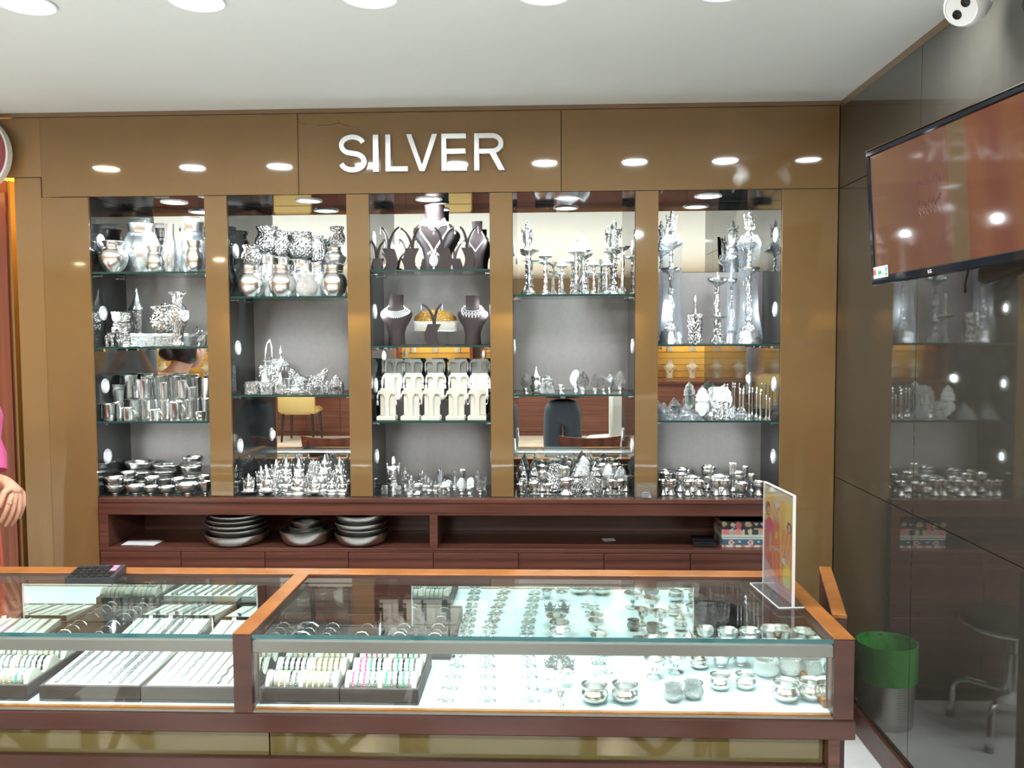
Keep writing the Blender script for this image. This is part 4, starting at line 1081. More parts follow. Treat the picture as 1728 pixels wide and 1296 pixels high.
# third shelf: three rising rows of cream T-shaped earring cards on a black stepped riser
zb = SH4[2] + .0004
B = (610, 570)
rs = tag(empty('stepped_riser', ((NX[2][0] + NX[2][1]) / 2, YW, zb)), 'black stepped riser under the earring cards, third shelf of middle niche', 'riser')
zs1 = P(725, 570 + 480 * sc, 3.53).z - zb
zs2 = P(725, 570 + 340 * sc, 3.61).z - zb
for y0, y1, z1 in ((.095, .165, zs1), (.166, .245, zs2)):
    obj('step', MB().box(-.205, .205, y0, y1, 0, z1, .001).mesh('step', 'velvet_dark'), rs)
def tcard(px, top, w, zbase, Y, m, phrase, place, kind):
    p = P(B[0] + px * sc, B[1] + top * sc, Y)
    s = w * sc * Y / F
    h = p.z - zbase
    t = empty('earring_card', (p.x, Y, zbase))
    later(t, phrase, place, 'earring card', 'earring cards in the middle niche')
    obj('foot', MB().box(-.47 * s, .47 * s, -.45 * s, .35 * s, 0, .14 * h, .0025).mesh('foot', m), t)
    if kind == 'T':
        obj('back_plate', MB().box(-.36 * s, .42 * s, .02 * s, .10 * s, .14 * h, h, .001).mesh('back_plate', m), t)
        poly = [(.10 * s, .14 * h), (.10 * s, .70 * h), (.22 * s, .83 * h), (.40 * s, .82 * h), (.5 * s, .70 * h), (.5 * s, .80 * h), (.42 * s, .93 * h), (.2 * s, .985 * h)]
        poly += [(-x, z) for x, z in poly[::-1]]
        obj('rib', MB().prism(poly, -.10 * s, .019 * s).mesh('rib', m, angle=30), t)
    else:
        obj('back_plate', MB().box(-.42 * s, .42 * s, .04 * s, .10 * s, .14 * h, h, .001).mesh('back_plate', m), t)
        poly = [(.09 * s, .14 * h), (.09 * s, .72 * h), (.13 * s, .82 * h)]
        poly += [(.29 * s + .165 * s * math.cos(PI - PI * i / 6), .80 * h + .07 * h * math.sin(PI * i / 6)) for i in range(7)]
        poly += [(.46 * s, .62 * h), (.54 * s, .62 * h), (.54 * s, .80 * h), (.46 * s, .93 * h), (.28 * s, .985 * h), (.08 * s, .93 * h)]
        poly += [(-x, z) for x, z in poly[::-1]]
        obj('rib', MB().prism(poly, -.10 * s, .039 * s).mesh('rib', m, angle=30), t)
    return t, s, h
pl = 'third shelf of middle niche'
for j, px in enumerate((200, 385, 545, 735, 905)):
    t, s, h = tcard(px, 395, 155, zb, 3.455, 'cream', 'cream T shaped earring card, front row', pl, 'T')
    k = ('jhumka', 'hoop', 'drop', 'drop', 'hoop')[j]
    for g in (-1, 1):
        if (j, g) in ((1, -1), (3, -1)): continue
        earring(t.location.x + g * .47 * s, 3.455 - .14 * s, zb + .80 * h, .30 * h, .013, k, 'silver earring on front row card', pl)
for j, px in enumerate((240, 408, 580, 760, 925)):
    t, s, h = tcard(px, 275, 150, zb + zs1, 3.53, 'cream', 'cream arched earring card, middle row', pl, 'm')
    for g in (-1, 1):
        earring(t.location.x + g * .5 * s, 3.53 - .14 * s, zb + zs1 + .78 * h, .34 * h, .014, ('drop', 'jhumka', 'jhumka', 'drop', 'jhumka')[j], 'silver earring on middle row card', pl)
for j, px in enumerate((262, 398, 575, 757, 925)):
    t, s, h = tcard(px, 165, 150, zb + zs2, 3.61, 'greystand', 'grey arched earring card, back row', pl, 'm')
    for g in (-1, 1):
        earring(t.location.x + g * .5 * s, 3.61 - .14 * s, zb + zs2 + .78 * h, .34 * h, .014, 'drop', 'silver earring on back row card', pl)
# two long ornaments hanging from the shelf above
for px, top, bot, side in ((175, 62, 290, 'left'), (955, 62, 285, 'right')):
    p = P(B[0] + px * sc, B[1] + top * sc, 3.425)
    q = P(B[0] + px * sc, B[1] + bot * sc, 3.425)
    L = SH4[1] - .0095 - q.z
    t = tag(empty('hanging_ornament', (p.x, 3.425, q.z)), 'long silver tassel ornament hanging at the %s of third shelf, middle niche' % side, 'ornament', 'hanging ornaments')
    obj('hook', MB().tube([(0, 0, L), (0, -.002, L - .006), (.002, 0, L - .012)], .001, 5).mesh('hook', 'silver_dk'), t)
    b = MB()
    b.lathe([(1e-4, 0), (.4, .1), (.5, .4), (.35, .75), (.12, .95), (1e-4, 1)], 12, (0, 0, L * .55), .020, .010, L * .38)
    obj('medallion', b.mesh('medallion', 'pearl' if side == 'left' else 'silver_en'), t)
    for k in range(4):
        b = MB()
        for z in range(9): bead(b, (-.009 + .006 * k, -.003 * (k % 2), .56 * L - z * L * .06 * (1 - .1 * (k % 2))), .0026)
        obj('tassel', b.mesh('tassel', 'silver', False), t)

# ------------------------------------------------------------------ things in the open bays and on the ledge
def onbay(px, py, Y): return P(px, py, Y)
ZBAY = .6044
for (px, w, n0, phr, feet) in ((400, 108, 5, 'stack at left', 1), (516, 88, 3, 'middle stack', 1), (610, 94, 4, 'stack at right', 1)):
    Y = 3.455
    x = P(px, 910, Y).x
    z = ZBAY
    s = Y / F
    dims = {5: [(108, 19), (100, 12), (104, 10), (100, 9), (98, 9)], 3: [(88, 24), (60, 9), (50, 11)], 4: [(92, 20), (84, 11), (90, 12), (88, 15)]}[n0]
    for k, (ww, hh) in enumerate(dims):
        h = hh * s
        fh = .005 if k == 0 else 0
        t = empty('silver_plate', (x + random.uniform(-.004, .004), Y + random.uniform(-.003, .003), z))
        level = ['lowest', 'second from bottom', 'third from bottom', 'fourth from bottom', 'topmost'][k if k < len(dims) - 1 else 4]
        tag(t, 'round silver plate, %s in the %s under the niches' % (level, phr), 'plate', 'silver plates in the open bay')
        obj('dish', unit('thali', 'steel'), t, (0, 0, fh), 0, (ww * s, ww * s, h - fh))
        if fh: obj('feet', unit('feet', 'silver'), t, (0, 0, 0), 0, (ww * s, ww * s, .011))
        z += h * .86 + (fh * .1) + .0002
b = MB()
v = [P(195, 920, 3.385), P(250, 921, 3.385), P(275, 903, 3.46), P(222, 901, 3.46)]
for nm, ang, dz in (('upper', .10, .0022), ('lower', -.05, .0008)):
    c = P(236, 912, 3.42)
    tag(obj('paper_sheet', MB().box(-.065, .065, -.04, .04, 0, .0008).mesh('paper_sheet', 'paper', False), None, (c.x + (0 if dz > .001 else .01), 3.43, ZBAY + dz), ang), 'white paper sheet lying in the left open bay, %s of two' % nm, 'paper', 'papers in the bay')
c = P(1027, 903, 3.52)
tag(obj('paper_card', MB().box(-.025, .025, -.02, .02, 0, .001).mesh('paper_card', 'paper', False), None, (c.x, 3.52, ZBAY + .0003), .2), 'small white card lying alone in the right open bay', 'card')

def painted(name, w, h, nx, nz, fn, m, depth=0.0):
    """flat printed sheet in x,z, front at y = 0, facing -y; fn(u, v) gives the print colour"""
    v = []; f = []
    for j in range(nz + 1):
        for i in range(nx + 1):
            v.append((-w / 2 + w * i / nx, 0, h * j / nz))
    for j in range(nz):
        for i in range(nx):
            a = j * (nx + 1) + i
            f.append((a, a + 1, a + nx + 2, a + nx + 1))
    me = mesh(name, v, f, m, False)
    at = me.color_attributes.new('print', 'FLOAT_COLOR', 'CORNER')
    k = 0
    for j in range(nz):
        for i in range(nx):
            c = fn((i + .5) / nx, (j + .5) / nz)
            for q in range(4):
                at.data[k].color = (*c, 1); k += 1
    return me
def blob(u, v, cu, cv, ru, rv): return ((u - cu) / ru) ** 2 + ((v - cv) / rv) ** 2 < 1
def floral_a(u, v):
    if v < .16: return (.45, .50, .42)
    for cu, cv, ru, rv, c in ((.10, .34, .07, .2, (.62, .12, .18)), (.24, .78, .05, .15, (.62, .58, .45)), (.24, .78, .02, .06, (.03, .03, .05)), (.36, .78, .08, .2, (.62, .16, .18)), (.36, .35, .08, .22, (.55, .2, .2)),
                              (.05, .85, .06, .16, (.5, .4, .22)), (.57, .82, .08, .16, (.5, .42, .25)), (.57, .82, .04, .08, (.2, .15, .15)), (.75, .85, .04, .1, (.5, .5, .45)), (.9, .85, .05, .12, (.5, .5, .45)), (.92, .4, .07, .2, (.6, .18, .18)), (.62, .35, .05, .2, (.42, .40, .25)), (.47, .3, .04, .18, (.4, .42, .3)), (.8, .55, .1, .04, (.5, .4, .2))):
        if blob(u, v, cu, cv, ru, rv): return c
    if abs((v - .25) - (u - .1) * 2.2) < .05 and u < .3: return (.5, .45, .4)
    return (.045, .045, .06) if v > .5 or (.4 < u < .8) else (.30, .32, .25)
def floral_b(u, v):
    if v < .28: return (.42, .18, .14) if math.sin(u * 31) > .45 else (.55, .50, .42)
    if v > .82: return (.45, .50, .45)
    for cu in (.2, .62):
        if blob(u, v, cu, .5, .07, .24): return (.5, .36, .33) if not blob(u, v, cu, .5, .03, .1) else (.25, .1, .1)
        if blob(u, v, cu + .18, .6, .03, .1): return (.5, .5, .5)
    return (.055, .11, .16)
xb0 = P(1219, 900, 3.40).x
def floral_box(z0, z1, w, d, dx, fn, label):
    t = tag(empty('patterned_box', (xb0 + dx + w / 2, 3.40, z0)), label, 'box', 'patterned boxes in the bay')
    obj('body', MB().box(-w / 2, w / 2, 0.0006, d, 0, z1 - z0, .001).mesh('body', 'black'), t)
    obj('print_front', painted('print_front', w, z1 - z0 - .001, 44, 12, fn, 'print'), t, (0, 0, 0.0005))
    sd = obj('print_side', painted('print_side', d, z1 - z0 - .001, 40, 12, fn, 'print'), t, (-w / 2 - .0003, d / 2, .0005))
    sd.rotation_euler.z = -PI / 2
zm = P(1219, 907, 3.40).z
floral_box(ZBAY, zm, .18, .16, 0, floral_b, 'blue flower patterned box at the bottom of the box pile')
floral_box(zm + .0003, P(1219, 880, 3.40).z, .18, .16, -.002, floral_a, 'black flower patterned box on the blue patterned box')
c = P(1192, 913, 3.42)
dk = tag(empty('black_case', (c.x, 3.43, ZBAY)), 'small black case lying beside the patterned boxes', 'case')
obj('body', MB().box(-.055, .035, -.03, .05, 0, .022, .004).mesh('body', 'black'), dk)
obj('lid', MB().box(-.056, .036, -.031, .051, .022, .031, .003).mesh('lid', 'blackgloss'), dk)
# clear acrylic box on the ledge in front of a pilaster
x0, x1 = P(1073, 830, 3.38).x, P(1107, 830, 3.38).x
ab = tag(empty('acrylic_box', ((x0 + x1) / 2, 3.379, ZN)), 'small clear acrylic box on the ledge between fourth and rightmost niches', 'box')
w = (x1 - x0) / 2
hh = P(1090, 816, 3.38).z - ZN
obj('body', MB().box(-w, w, -.017, .017, 0, hh * .8, .001).mesh('body', 'acrylic'), ab)
obj('lid', MB().box(-w - .001, w + .001, -.018, .018, hh * .8, hh, .001).mesh('lid', 'acrylic'), ab)
obj('trinket', unit('plinth', 'silver_en'), ab, (0, 0, .004), 0, (.04, .02, .02))

# ------------------------------------------------------------------ inside the glass counter
ZF = FZ
def tray(x0, x1, y0, y1, h, label, name='display_tray', m='velvet', group='velvet trays in the counter'):
    t = tag(empty(name, ((x0 + x1) / 2, (y0 + y1) / 2, ZF)), label, 'tray', group)
    hw, hd = (x1 - x0) / 2, (y1 - y0) / 2
    obj('bottom', MB().box(-hw, hw, -hd, hd, 0, .006).mesh('bottom', m, False), t)
    for nm, a in (('front_wall', (-hw, hw, -hd, -hd + .008)), ('back_wall', (-hw, hw, hd - .008, hd)), ('side_wall', (-hw, -hw + .006, -hd + .008, hd - .008)), ('side_wall', (hw - .006, hw, -hd + .008, hd - .008))):
        obj(nm, MB().box(*a, .006, h, .002).mesh(nm, m), t)
    return t, hw, hd
def X(px, y=1185, Y=2.0): return P(px, y, Y).x

BR = {}
def bracelet_mesh(style, r):
    key = (style, r)
    if key in BR: return BR[key]
    b = MB()
    n = 30
    if style == 'bangle':
        b.tube([(0, r * math.cos(2 * PI * i / n), r * math.sin(2 * PI * i / n)) for i in range(n)], .0014, 6, True)
        m = 'silver_dk'
    else:
        m = {'gold': 'goldbead', 'pink': 'pinkstone', 'green': 'greenstone', 'dark': 'darkstone', 'silver': 'silver_dk'}[style]
        b.tube([(0, r * math.cos(2 * PI * i / n), r * math.sin(2 * PI * i / n)) for i in range(n)], .0009, 5, True)
        for i in range(14):
            a = PI * (.55 + i / 13 * .75)
            bead(b, (0, (r + .0005) * math.cos(a), (r + .0005) * math.sin(a)), .0023 + .0007 * (i % 3))
    BR[key] = b.mesh('bracelet', m, True, 60)
    return BR[key]
def roll_tray(x0, x1, y0, y1, label, place, styles):
    t, hw, hd = tray(x0, x1, y0, y1, .040, label)
    iw = hw - .008
    rr = .023
    cheeks = (-iw, -.006, iw - .010)
    rows = (-hd + .045, -hd + .045 + .085, -hd + .045 + .165)
    for cx in cheeks:
        poly = [(-hd + .010, .006)]
        for i in range(25):
            yy = -hd + .010 + (2 * hd - .02) * i / 24
            u = (yy - rows[0]) / .083
            poly.append((yy, .052 + .014 * math.cos(2 * PI * u) - (.018 if i == 0 else 0)))
        poly.append((hd - .010, .006))
        m = MB().prism(poly, 0, .010).xf(Matrix(((0, 1, 0, cx), (1, 0, 0, 0), (0, 0, 1, 0), (0, 0, 0, 1))))
        obj('cheek', m.mesh('cheek', 'cream', angle=30), t)
    k = 0
    for ri, ry in enumerate(rows):
        if ry + rr > hd - .009: continue
        for a, b_ in ((cheeks[0] + .010, cheeks[1]), (cheeks[1] + .010, cheeks[2])):
            cyl = MB().lathe([(1e-4, a + .0002), (rr, a + .0002), (rr, b_ - .0002), (1e-4, b_ - .0002)], 24).xf(Matrix(((0, 0, 1, 0), (1, 0, 0, ry), (0, 1, 0, .040), (0, 0, 0, 1))))
            obj('roll', cyl.mesh('roll', 'cream', angle=40), t)
            st = styles[k % len(styles)]
            for q, ch in enumerate(st):
                style = {'b': 'bangle', 'g': 'gold', 'p': 'pink', 'e': 'green', 'd': 'dark', 's': 'silver'}[ch]
                xx = a + (b_ - a) * (q + .6) / (len(st) + .2)
                o = obj('bracelet', bracelet_mesh(style, rr + .0012), None, (t.location.x + xx, t.location.y + ry, ZF + .040))
                words = {'bangle': 'thin dark bangle', 'gold': 'gold beaded bracelet', 'pink': 'pink stone bracelet', 'green': 'green stone bracelet', 'dark': 'black stone bracelet', 'silver': 'silver link bracelet'}[style]
                later(o, words + ', ' + ('front', 'second', 'third')[ri] + ' roll', place, 'bracelet', 'bracelets in the counter')
            k += 1
    return t
YF0 = CY0 + .034
roll_tray(X(438), X(572), YF0, YF0 + .245, 'grey velvet tray of cream bracelet rolls beside the wooden divider', 'tray beside the divider', ['bggds', 'ggggs', 'dddds', 'ggggg'])
roll_tray(X(573.5), X(706), YF0, YF0 + .245, 'mauve velvet tray of cream bracelet rolls left of the small silver', 'tray left of the silver', ['pspss', 'esdes', 'ppedd', 'sedes'])
roll_tray(X(46) - .20, X(46), YF0, YF0 + .245, 'velvet tray of cream bracelet rolls at the left end of counter', 'tray at the left end', ['ssbgs', 'bgges', 'sbsbs', 'sssdd'])
# chain trays
def chain_mesh(L, style):
    b = MB()
    n = int(L / (.0042 if style != 'bold' else .006))
    for i in range(n):
        y = -L / 2 + L * i / (n - 1)
        dx = {'thin': 0, 'rope': .0010, 'bold': .0016, 'wavy': .0022}[style] * math.sin(i * (2.1 if style != 'wavy' else .6))
        r = {'thin': .0019, 'rope': .0036, 'bold': .0050, 'wavy': .0028}[style]
        bead(b, (dx, y, r * .7), r, 1.25)
    return b
CH = {}
def chain(L, style, m='silver_dk'):
    k = (round(L, 3), style, m)
    if k not in CH: CH[k] = chain_mesh(L, style).mesh('chain', m, False)
    return CH[k]
def chain_tray(x0, x1, y0, y1, label, place, styles, group='chain trays in the counter', th=.040, frac=None):
    t, hw, hd = tray(x0, x1, y0, y1, th, label, group=group)
    # the pad slopes up towards the back
    zf, zk = th - .002, th + .016
    L = 2 * hd - .022
    v = [(-hw + .008, -hd + .010, .006), (hw - .008, -hd + .010, .006), (hw - .008, hd - .010, .006), (-hw + .008, hd - .010, .006), (-hw + .008, -hd + .010, zf), (hw - .008, -hd + .010, zf), (hw - .008, hd - .010, zk), (-hw + .008, hd - .010, zk)]
    obj('pad', mesh('pad', v, [(3, 2, 1, 0), (4, 5, 6, 7), (0, 1, 5, 4), (1, 2, 6, 5), (2, 3, 7, 6), (3, 0, 4, 7)], 'cream_pad', False), t)
    sl = math.atan2(zk - zf, 2 * hd - .02)
    n = len(styles)
    for i, s in enumerate(styles):
        xx = -hw + .018 + (2 * hw - .036) * (i + .5) / n
        o = obj('chain', chain(L * .94, {'t': 'thin', 'r': 'rope', 'b': 'bold', 'w': 'wavy', 's': 'thin', 'u': 'rope'}[s], 'silver_dk' if s not in 'su' else 'silver'), None, (t.location.x + xx, t.location.y, ZF + (zf + zk) / 2 + .0004))
        o.rotation_euler.x = sl
        later(o, {'t': 'thin dark silver chain', 's': 'thin bright silver chain', 'r': 'rope silver chain', 'u': 'bright rope chain', 'b': 'heavy link silver chain', 'w': 'wavy silver chain'}[s], place, 'chain', 'chains in the counter')
    # little price tags
    for i in range(2):
        xx = -hw + .05 + i * .06
        g = obj('price_tag', MB().box(-.006, .006, -.0004, .0004, 0, .012).mesh('price_tag', 'paper', False), None, (t.location.x + xx, t.location.y + hd - .020, ZF + zk - .0006), random.uniform(-.5, .5))
        g.rotation_euler.x = -.5
        later(g, 'tiny white price tag', place, 'price tag', 'price tags in the counter')
    return t
chain_tray(X(66), X(235.5), YF0, YF0 + .285, 'velvet tray of eight heavy silver chains, left counter section', 'left chain tray', 'brwrwbbr')
chain_tray(X(238.5), -.7455, YF0, YF0 + .285, 'velvet tray of thin silver chains left of the wooden divider', 'chain tray by the divider', 'ttwtttwt')
# back row
def XB(px, Y=2.33): return P(px, 1080, Y).x
YB0, YB1 = CY0 + .325, CY0 + .500
chain_tray(-1.72, XB(67) - .004, YB0, YB1, 'back row velvet chain tray at the left end of counter', 'back tray at left end', 'uusurusu', th=.034)
chain_tray(XB(192), XB(330), YB0, YB1, 'back row cream chain tray in the middle of left counter section', 'middle back chain tray', 'tsrubbts', th=.038)
chain_tray(XB(340), -.745, YB0, YB1, 'back row chain tray touching the wooden divider', 'back chain tray by divider', 'tst', th=.034)
RING = MB().tube([(.5 * math.cos(PI * i / 14), 0, .95 * math.sin(PI * i / 14)) for i in range(15)], .045, 6)
for i in range(5): bead(RING, (-.22 + .11 * i, 0, .95 - .03 * abs(i - 2)), .10 + .03 * (i == 2))
RINGM = RING.mesh('ring', 'silver', True, 50)
def ring_tray(x0, x1, label, place, rows=4, cols=2, w=.045, y0=None, y1=None):
    y0 = YB0 if y0 is None else y0
    y1 = YB1 if y1 is None else y1
    t, hw, hd = tray(x0, x1, y0, y1, .036, label)
    obj('pad', MB().box(-hw + .0065, hw - .0065, -hd + .0085, hd - .0085, .006, .031).mesh('pad', 'velvet', False), t)
    for c in range(cols):
        for r in range(rows):
            xx = -hw + 2 * hw * (c + .5) / cols
            yy = -hd + .008 + (2 * hd - .016) * (r + .5) / rows
            obj('slot', MB().box(xx - w / 2 - .006, xx + w / 2 + .006, yy - .0016, yy + .0016, .0306, .0314).mesh('slot', 'velvet_dark', False), t)
            if random.random() < .85:
                q = random.uniform(.6, 1.0)
                o = obj('ring', RINGM, None, (t.location.x + xx, t.location.y + yy, ZF + .0314), 0, (w * q, .03, .020 * q + .002))
                later(o, 'silver ring in velvet slot, ' + ORD[r] + ' slot row', place, 'ring', 'rings in the counter')
    return t
ring_tray(XB(70), XB(188), 'grey velvet ring tray in the left counter section', 'left section ring tray')
ring_tray(-.692, XB(512), 'grey velvet ring tray just right of the wooden divider', 'ring tray right of divider')
ring_tray(XB(515), XB(637), 'middle grey velvet ring tray in the right counter section', 'middle ring tray')
ring_tray(XB(640), XB(762), 'rightmost grey velvet ring tray beside the small silver', 'rightmost ring tray')

# small silver standing on the lit white floor of the case
MC['double', 'silver'] = None
b = MB()
for s in (-1, 1):
    b.lathe(PROF['bowl'], 14, (s * .27, 0, .12), .46, .46, .40)
    b.lathe([(.20, 0), (.22, .04), (.12, .14), (1e-4, .14)], 12, (s * .27, 0, 0))
b.tube([(0, 0, .25), (0, 0, .7), (.05, -.02, .9)], [.05, .035, .03], 7)
b.ell((.06, -.03, .92), (.09, .06, .08), 8, 6)
b.tube([(-.3, 0, .28), (.3, 0, .28)], .04, 6)
MC['double', 'silver'] = b.mesh('double', 'silver', True, 45)
b = MB()
b.lathe(PROF['lota'], 28, mod=lambda a, k: 1 + (.02 * math.cos(14 * a) if 2 < k < 7 else 0))
MC['ribbed', 'silver'] = b.mesh('ribbed', 'silver', True, 45)
T['double'] = ('twin_cup', 'small silver twin cup', 'cup', [('', 'double', S, 1, 1, 0, 1)])
T['ribbed'] = ('silver_pot', 'large ribbed silver pot', 'pot', [('', 'ribbed', S, 1, 1, 0, 1)])
T['carved'] = ('silver_cup', 'carved round silver cup', 'cup', [('', 'lota', EF, 1, 1, 0, 1)])
T['lota'] = ('silver_bowl', 'round wide mouthed silver bowl', 'bowl', [('', 'lota', S, 1, 1, 0, 1)])
T['flota'] = ('silver_bowl', 'frosted wide mouthed silver bowl', 'bowl', [('', 'lota', SM, 1, 1, 0, 1)])
T['tiny'] = ('silver_goblet', 'small silver goblet', 'goblet', [('', 'goblet', S, 1, 1, 0, 1)])
def onfloor(kind, px, py, w, h, col):
    d = rgt * ((px - 864) / F) + upv * ((648 - py) / F) + fwd
    p = CAM + d * ((ZF - CAM.z) / d.z)
    y = min(p.y, CY1 - .075)
    x = P(px, py, y).x
    s = y / F
    item(kind, x, y, ZF + .0003, w * s, h * s, 'counter floor, ' + col, random.uniform(-.15, .15), 'small silver on the counter floor', '', key=-p.y)
for c, (xf, xb) in enumerate(((752, 778), (823, 822), (897, 890))):
    for k in range(7):
        t = k / 6
        py = 1186 - 100 * (1 - (1 - t) ** 1.25)
        onfloor('double', xf + (xb - xf) * (1186 - py) / 80, py - 3, 30 - 5 * t, 22 - 4 * t, ['first', 'second', 'third'][c] + ' column of twin cups')
for px, py, w, h, kd in ((946, 1190, 18, 28, 'tiny'), (924, 1166, 26, 20, 'bowl'), (957, 1158, 28, 22, 'bowl'), (930, 1128, 26, 22, 'fig'), (958, 1128, 26, 22, 'fig'), (944, 1112, 30, 22, 'fig'), (940, 1098, 38, 20, 'bowl'), (945, 1083, 36, 22, 'bowl')):
    onfloor(kd, px, py, w, h, 'fourth column')
for px, py in ((1003, 1184), (1055, 1183)):
    onfloor('ribbed', px, py, 49, 31, 'front centre')
for px, py, w, h, kd in ((1005, 1140, 20, 16, 'double'), (1023, 1136, 22, 16, 'double'), (1010, 1120, 26, 16, 'double'), (1016, 1104, 28, 18, 'goblet'), (1010, 1090, 30, 20, 'goblet')):
    onfloor(kd, px, py, w, h, 'fifth column')
for px, py, w, h, kd in ((1136, 1182, 35, 27, 'carved'), (1170, 1178, 36, 28, 'carved'), (1105, 1142, 38, 34, 'goblet'), (1140, 1134, 36, 30, 'goblet'), (1180, 1126, 32, 26, 'kalash'), (1215, 1163, 37, 26, 'lota'), (1258, 1162, 37, 26, 'lota'), (1216, 1124, 34, 22, 'bowl'), (1250, 1122, 34, 22, 'bowl'),
                         (1293, 1140, 42, 30, 'flota'), (1334, 1138, 42, 31, 'flota'), (1326, 1182, 46, 33, 'lota'), (1368, 1180, 44, 33, 'lota'), (1222, 1104, 38, 24, 'bowl'), (1262, 1102, 38, 24, 'bowl'), (1300, 1108, 40, 26, 'bowl'), (1338, 1108, 40, 26, 'bowl'),
                         (1100, 1104, 30, 30, 'goblet'), (1132, 1100, 30, 30, 'goblet'), (1163, 1094, 26, 34, 'kalash'), (1078, 1093, 24, 18, 'carved'), (1108, 1086, 24, 18, 'carved'), (1190, 1088, 30, 30, 'goblet'), (1228, 1086, 38, 24, 'bowl'), (1265, 1086, 38, 24, 'bowl'), (1300, 1084, 38, 26, 'bowl'), (1334, 1084, 34, 26, 'bowl')):
    onfloor(kd, px, py, w, h, 'right end')

# ------------------------------------------------------------------ on the counter top
zt = CZ - .004
p0, p1 = P(118, 990, 2.42), P(205, 988, 2.42)
ca = tag(empty('calculator', ((p0.x + p1.x) / 2, 2.425, zt + .0002), .10), 'black desk calculator with a pink key on the glass counter', 'calculator')
cw_, cd_ = .068, .048
v = []
obj('body', mesh('body', [(-cw_, -cd_, 0), (cw_, -cd_, 0), (cw_, cd_, 0), (-cw_, cd_, 0), (-cw_, -cd_, .016), (cw_, -cd_, .016), (cw_, cd_, .028), (-cw_, cd_, .028)], [(3, 2, 1, 0), (4, 5, 6, 7), (0, 1, 5, 4), (1, 2, 6, 5), (2, 3, 7, 6), (3, 0, 4, 7)], 'keygrey', False), ca)
for r in range(4):
    for c in range(6):
        m = 'pinkkey' if (c == 5 and r >= 2) else 'black'
        x, y = -.055 + c * .0205, -.036 + r * .021
        z = .016 + (y + cd_) / (2 * cd_) * .012
        k = obj('key', MB().box(-.0082, .0082, -.0075, .0075, 0, .004, .001).mesh('key', m), ca, (x, y, z - .0005))
        k.rotation_euler.x = math.atan2(.012, 2 * cd_)
# acrylic poster stand
q0, q1 = Vector((.616, 2.413, zt)), Vector((.637, 2.200, zt))
ang = math.atan2(q1.y - q0.y, q1.x - q0.x)
ps = tag(empty('poster_stand', tuple((q0 + q1) / 2), ang), 'clear acrylic stand holding a red and yellow poster on counter', 'poster stand')
hw, ph = .107, .290
obj('foot', MB().box(-hw - .003, hw + .003, -.038, .038, 0.0003, .0033, .0005).mesh('foot', 'acrylic'), ps)
obj('front_sheet', MB().box(-hw, hw, -.0035, -.0015, .0033, ph).mesh('front_sheet', 'acrylic', False), ps)
obj('back_sheet', MB().box(-hw, hw, .0015, .0035, .0033, ph).mesh('back_sheet', 'acrylic', False), ps)
obj('top_edge', MB().box(-hw, hw, -.0035, .0035, ph, ph + .002).mesh('top_edge', 'white_plastic', False), ps)
for s in (-1, 1):
    obj('edge', MB().box(s * hw - .0009, s * hw + .0009, -.0037, .0037, .0033, ph).mesh('edge', 'white_plastic', False), ps)
    obj('foot_edge', MB().box(-hw - .004, hw + .004, s * .0385 - .0003, s * .0385 + .0003, .0003, .0034).mesh('foot_edge', 'white_plastic', False), ps)
    obj('foot_edge', MB().box(s * (hw + .0036) - .0006, s * (hw + .0036) + .0006, -.0379, .0379, .0003, .0035).mesh('foot_edge', 'white_plastic', False), ps)
SK = (.60, .34, .20)
def poster(u, v):
    """three women in red, orange and pink drapes before a yellow ground"""
    w = .012 * math.sin(v * 40)
    if v < .12: return (.62, .30, .30) if u + v * 2 > .55 else (.62, .50, .48)
    if v < .26 and u < .62 - (v - .12) * 4.2: return (.60, .34, .33)
    if blob(u, v, .80, .22, .13, .13): return (.80, .62, .04) if v > .2 else (.70, .68, .30)
    # central woman
    if blob(u, v, .44, .90, .05, .03): return (.55, .5, .4)
    if blob(u, v, .44, .865, .095, .038): return (.72, .62, .5)
    if blob(u, v, .44, .82, .075, .05): return SK
    if blob(u, v, .44, .845, .10, .065): return (.10, .04, .03)
    if blob(u, v, .44, .735, .07, .05): return SK
    if blob(u, v, .44, .56, .045, .035): return (.80, .55, .05)
    if blob(u, v, .42, .42, .16, .022): return SK
    if abs(u - .44) < .10 + .10 * (.72 - v) + w and v < .73: return (.70, .13, .03) if math.sin(u * 46 + v * 9) > -.2 else (.75, .22, .04)
    # left woman
    if blob(u, v, .14, .76, .06, .04): return SK
    if blob(u, v, .12, .775, .09, .07): return (.12, .04, .03)
    if blob(u, v, .22, .46, .05, .11): return SK
    if blob(u, v, .18, .62, .13, .08): return (.68, .05, .16)
    if u < .34 and v < .66: return (.55, .08, .04) if math.sin(u * 60 + v * 20) > 0 else (.62, .16, .05)
    # right woman
    if blob(u, v, .87, .69, .05, .035): return SK
    if blob(u, v, .87, .70, .08, .055): return (.12, .04, .03)
    if blob(u, v, .80, .40, .05, .12): return SK
    if blob(u, v, .72, .355, .09, .03): return (.7, .65, .6)
    if u > .62 and v < .66: return (.72, .22, .05) if math.sin(u * 50 - v * 22) > 0 else (.78, .38, .06)
    return (.80, .50 + .1 * math.sin(u * 17), .08) if v < .93 else (.70, .52, .30)
def flip(fn): return lambda u, v: fn(1 - u, v)
obj('poster', painted('poster', 2 * hw - .008, ph - .012, 56, 84, lambda u, v: tuple(c * .58 for c in poster(u, v)), 'print'), ps, (0, -.0008, .006))
k = obj('poster_back', painted('poster_back', 2 * hw - .008, ph - .012, 2, 2, lambda u, v: (.6, .6, .58), 'print'), ps, (0, .0008, .006))
k.rotation_euler.z = PI

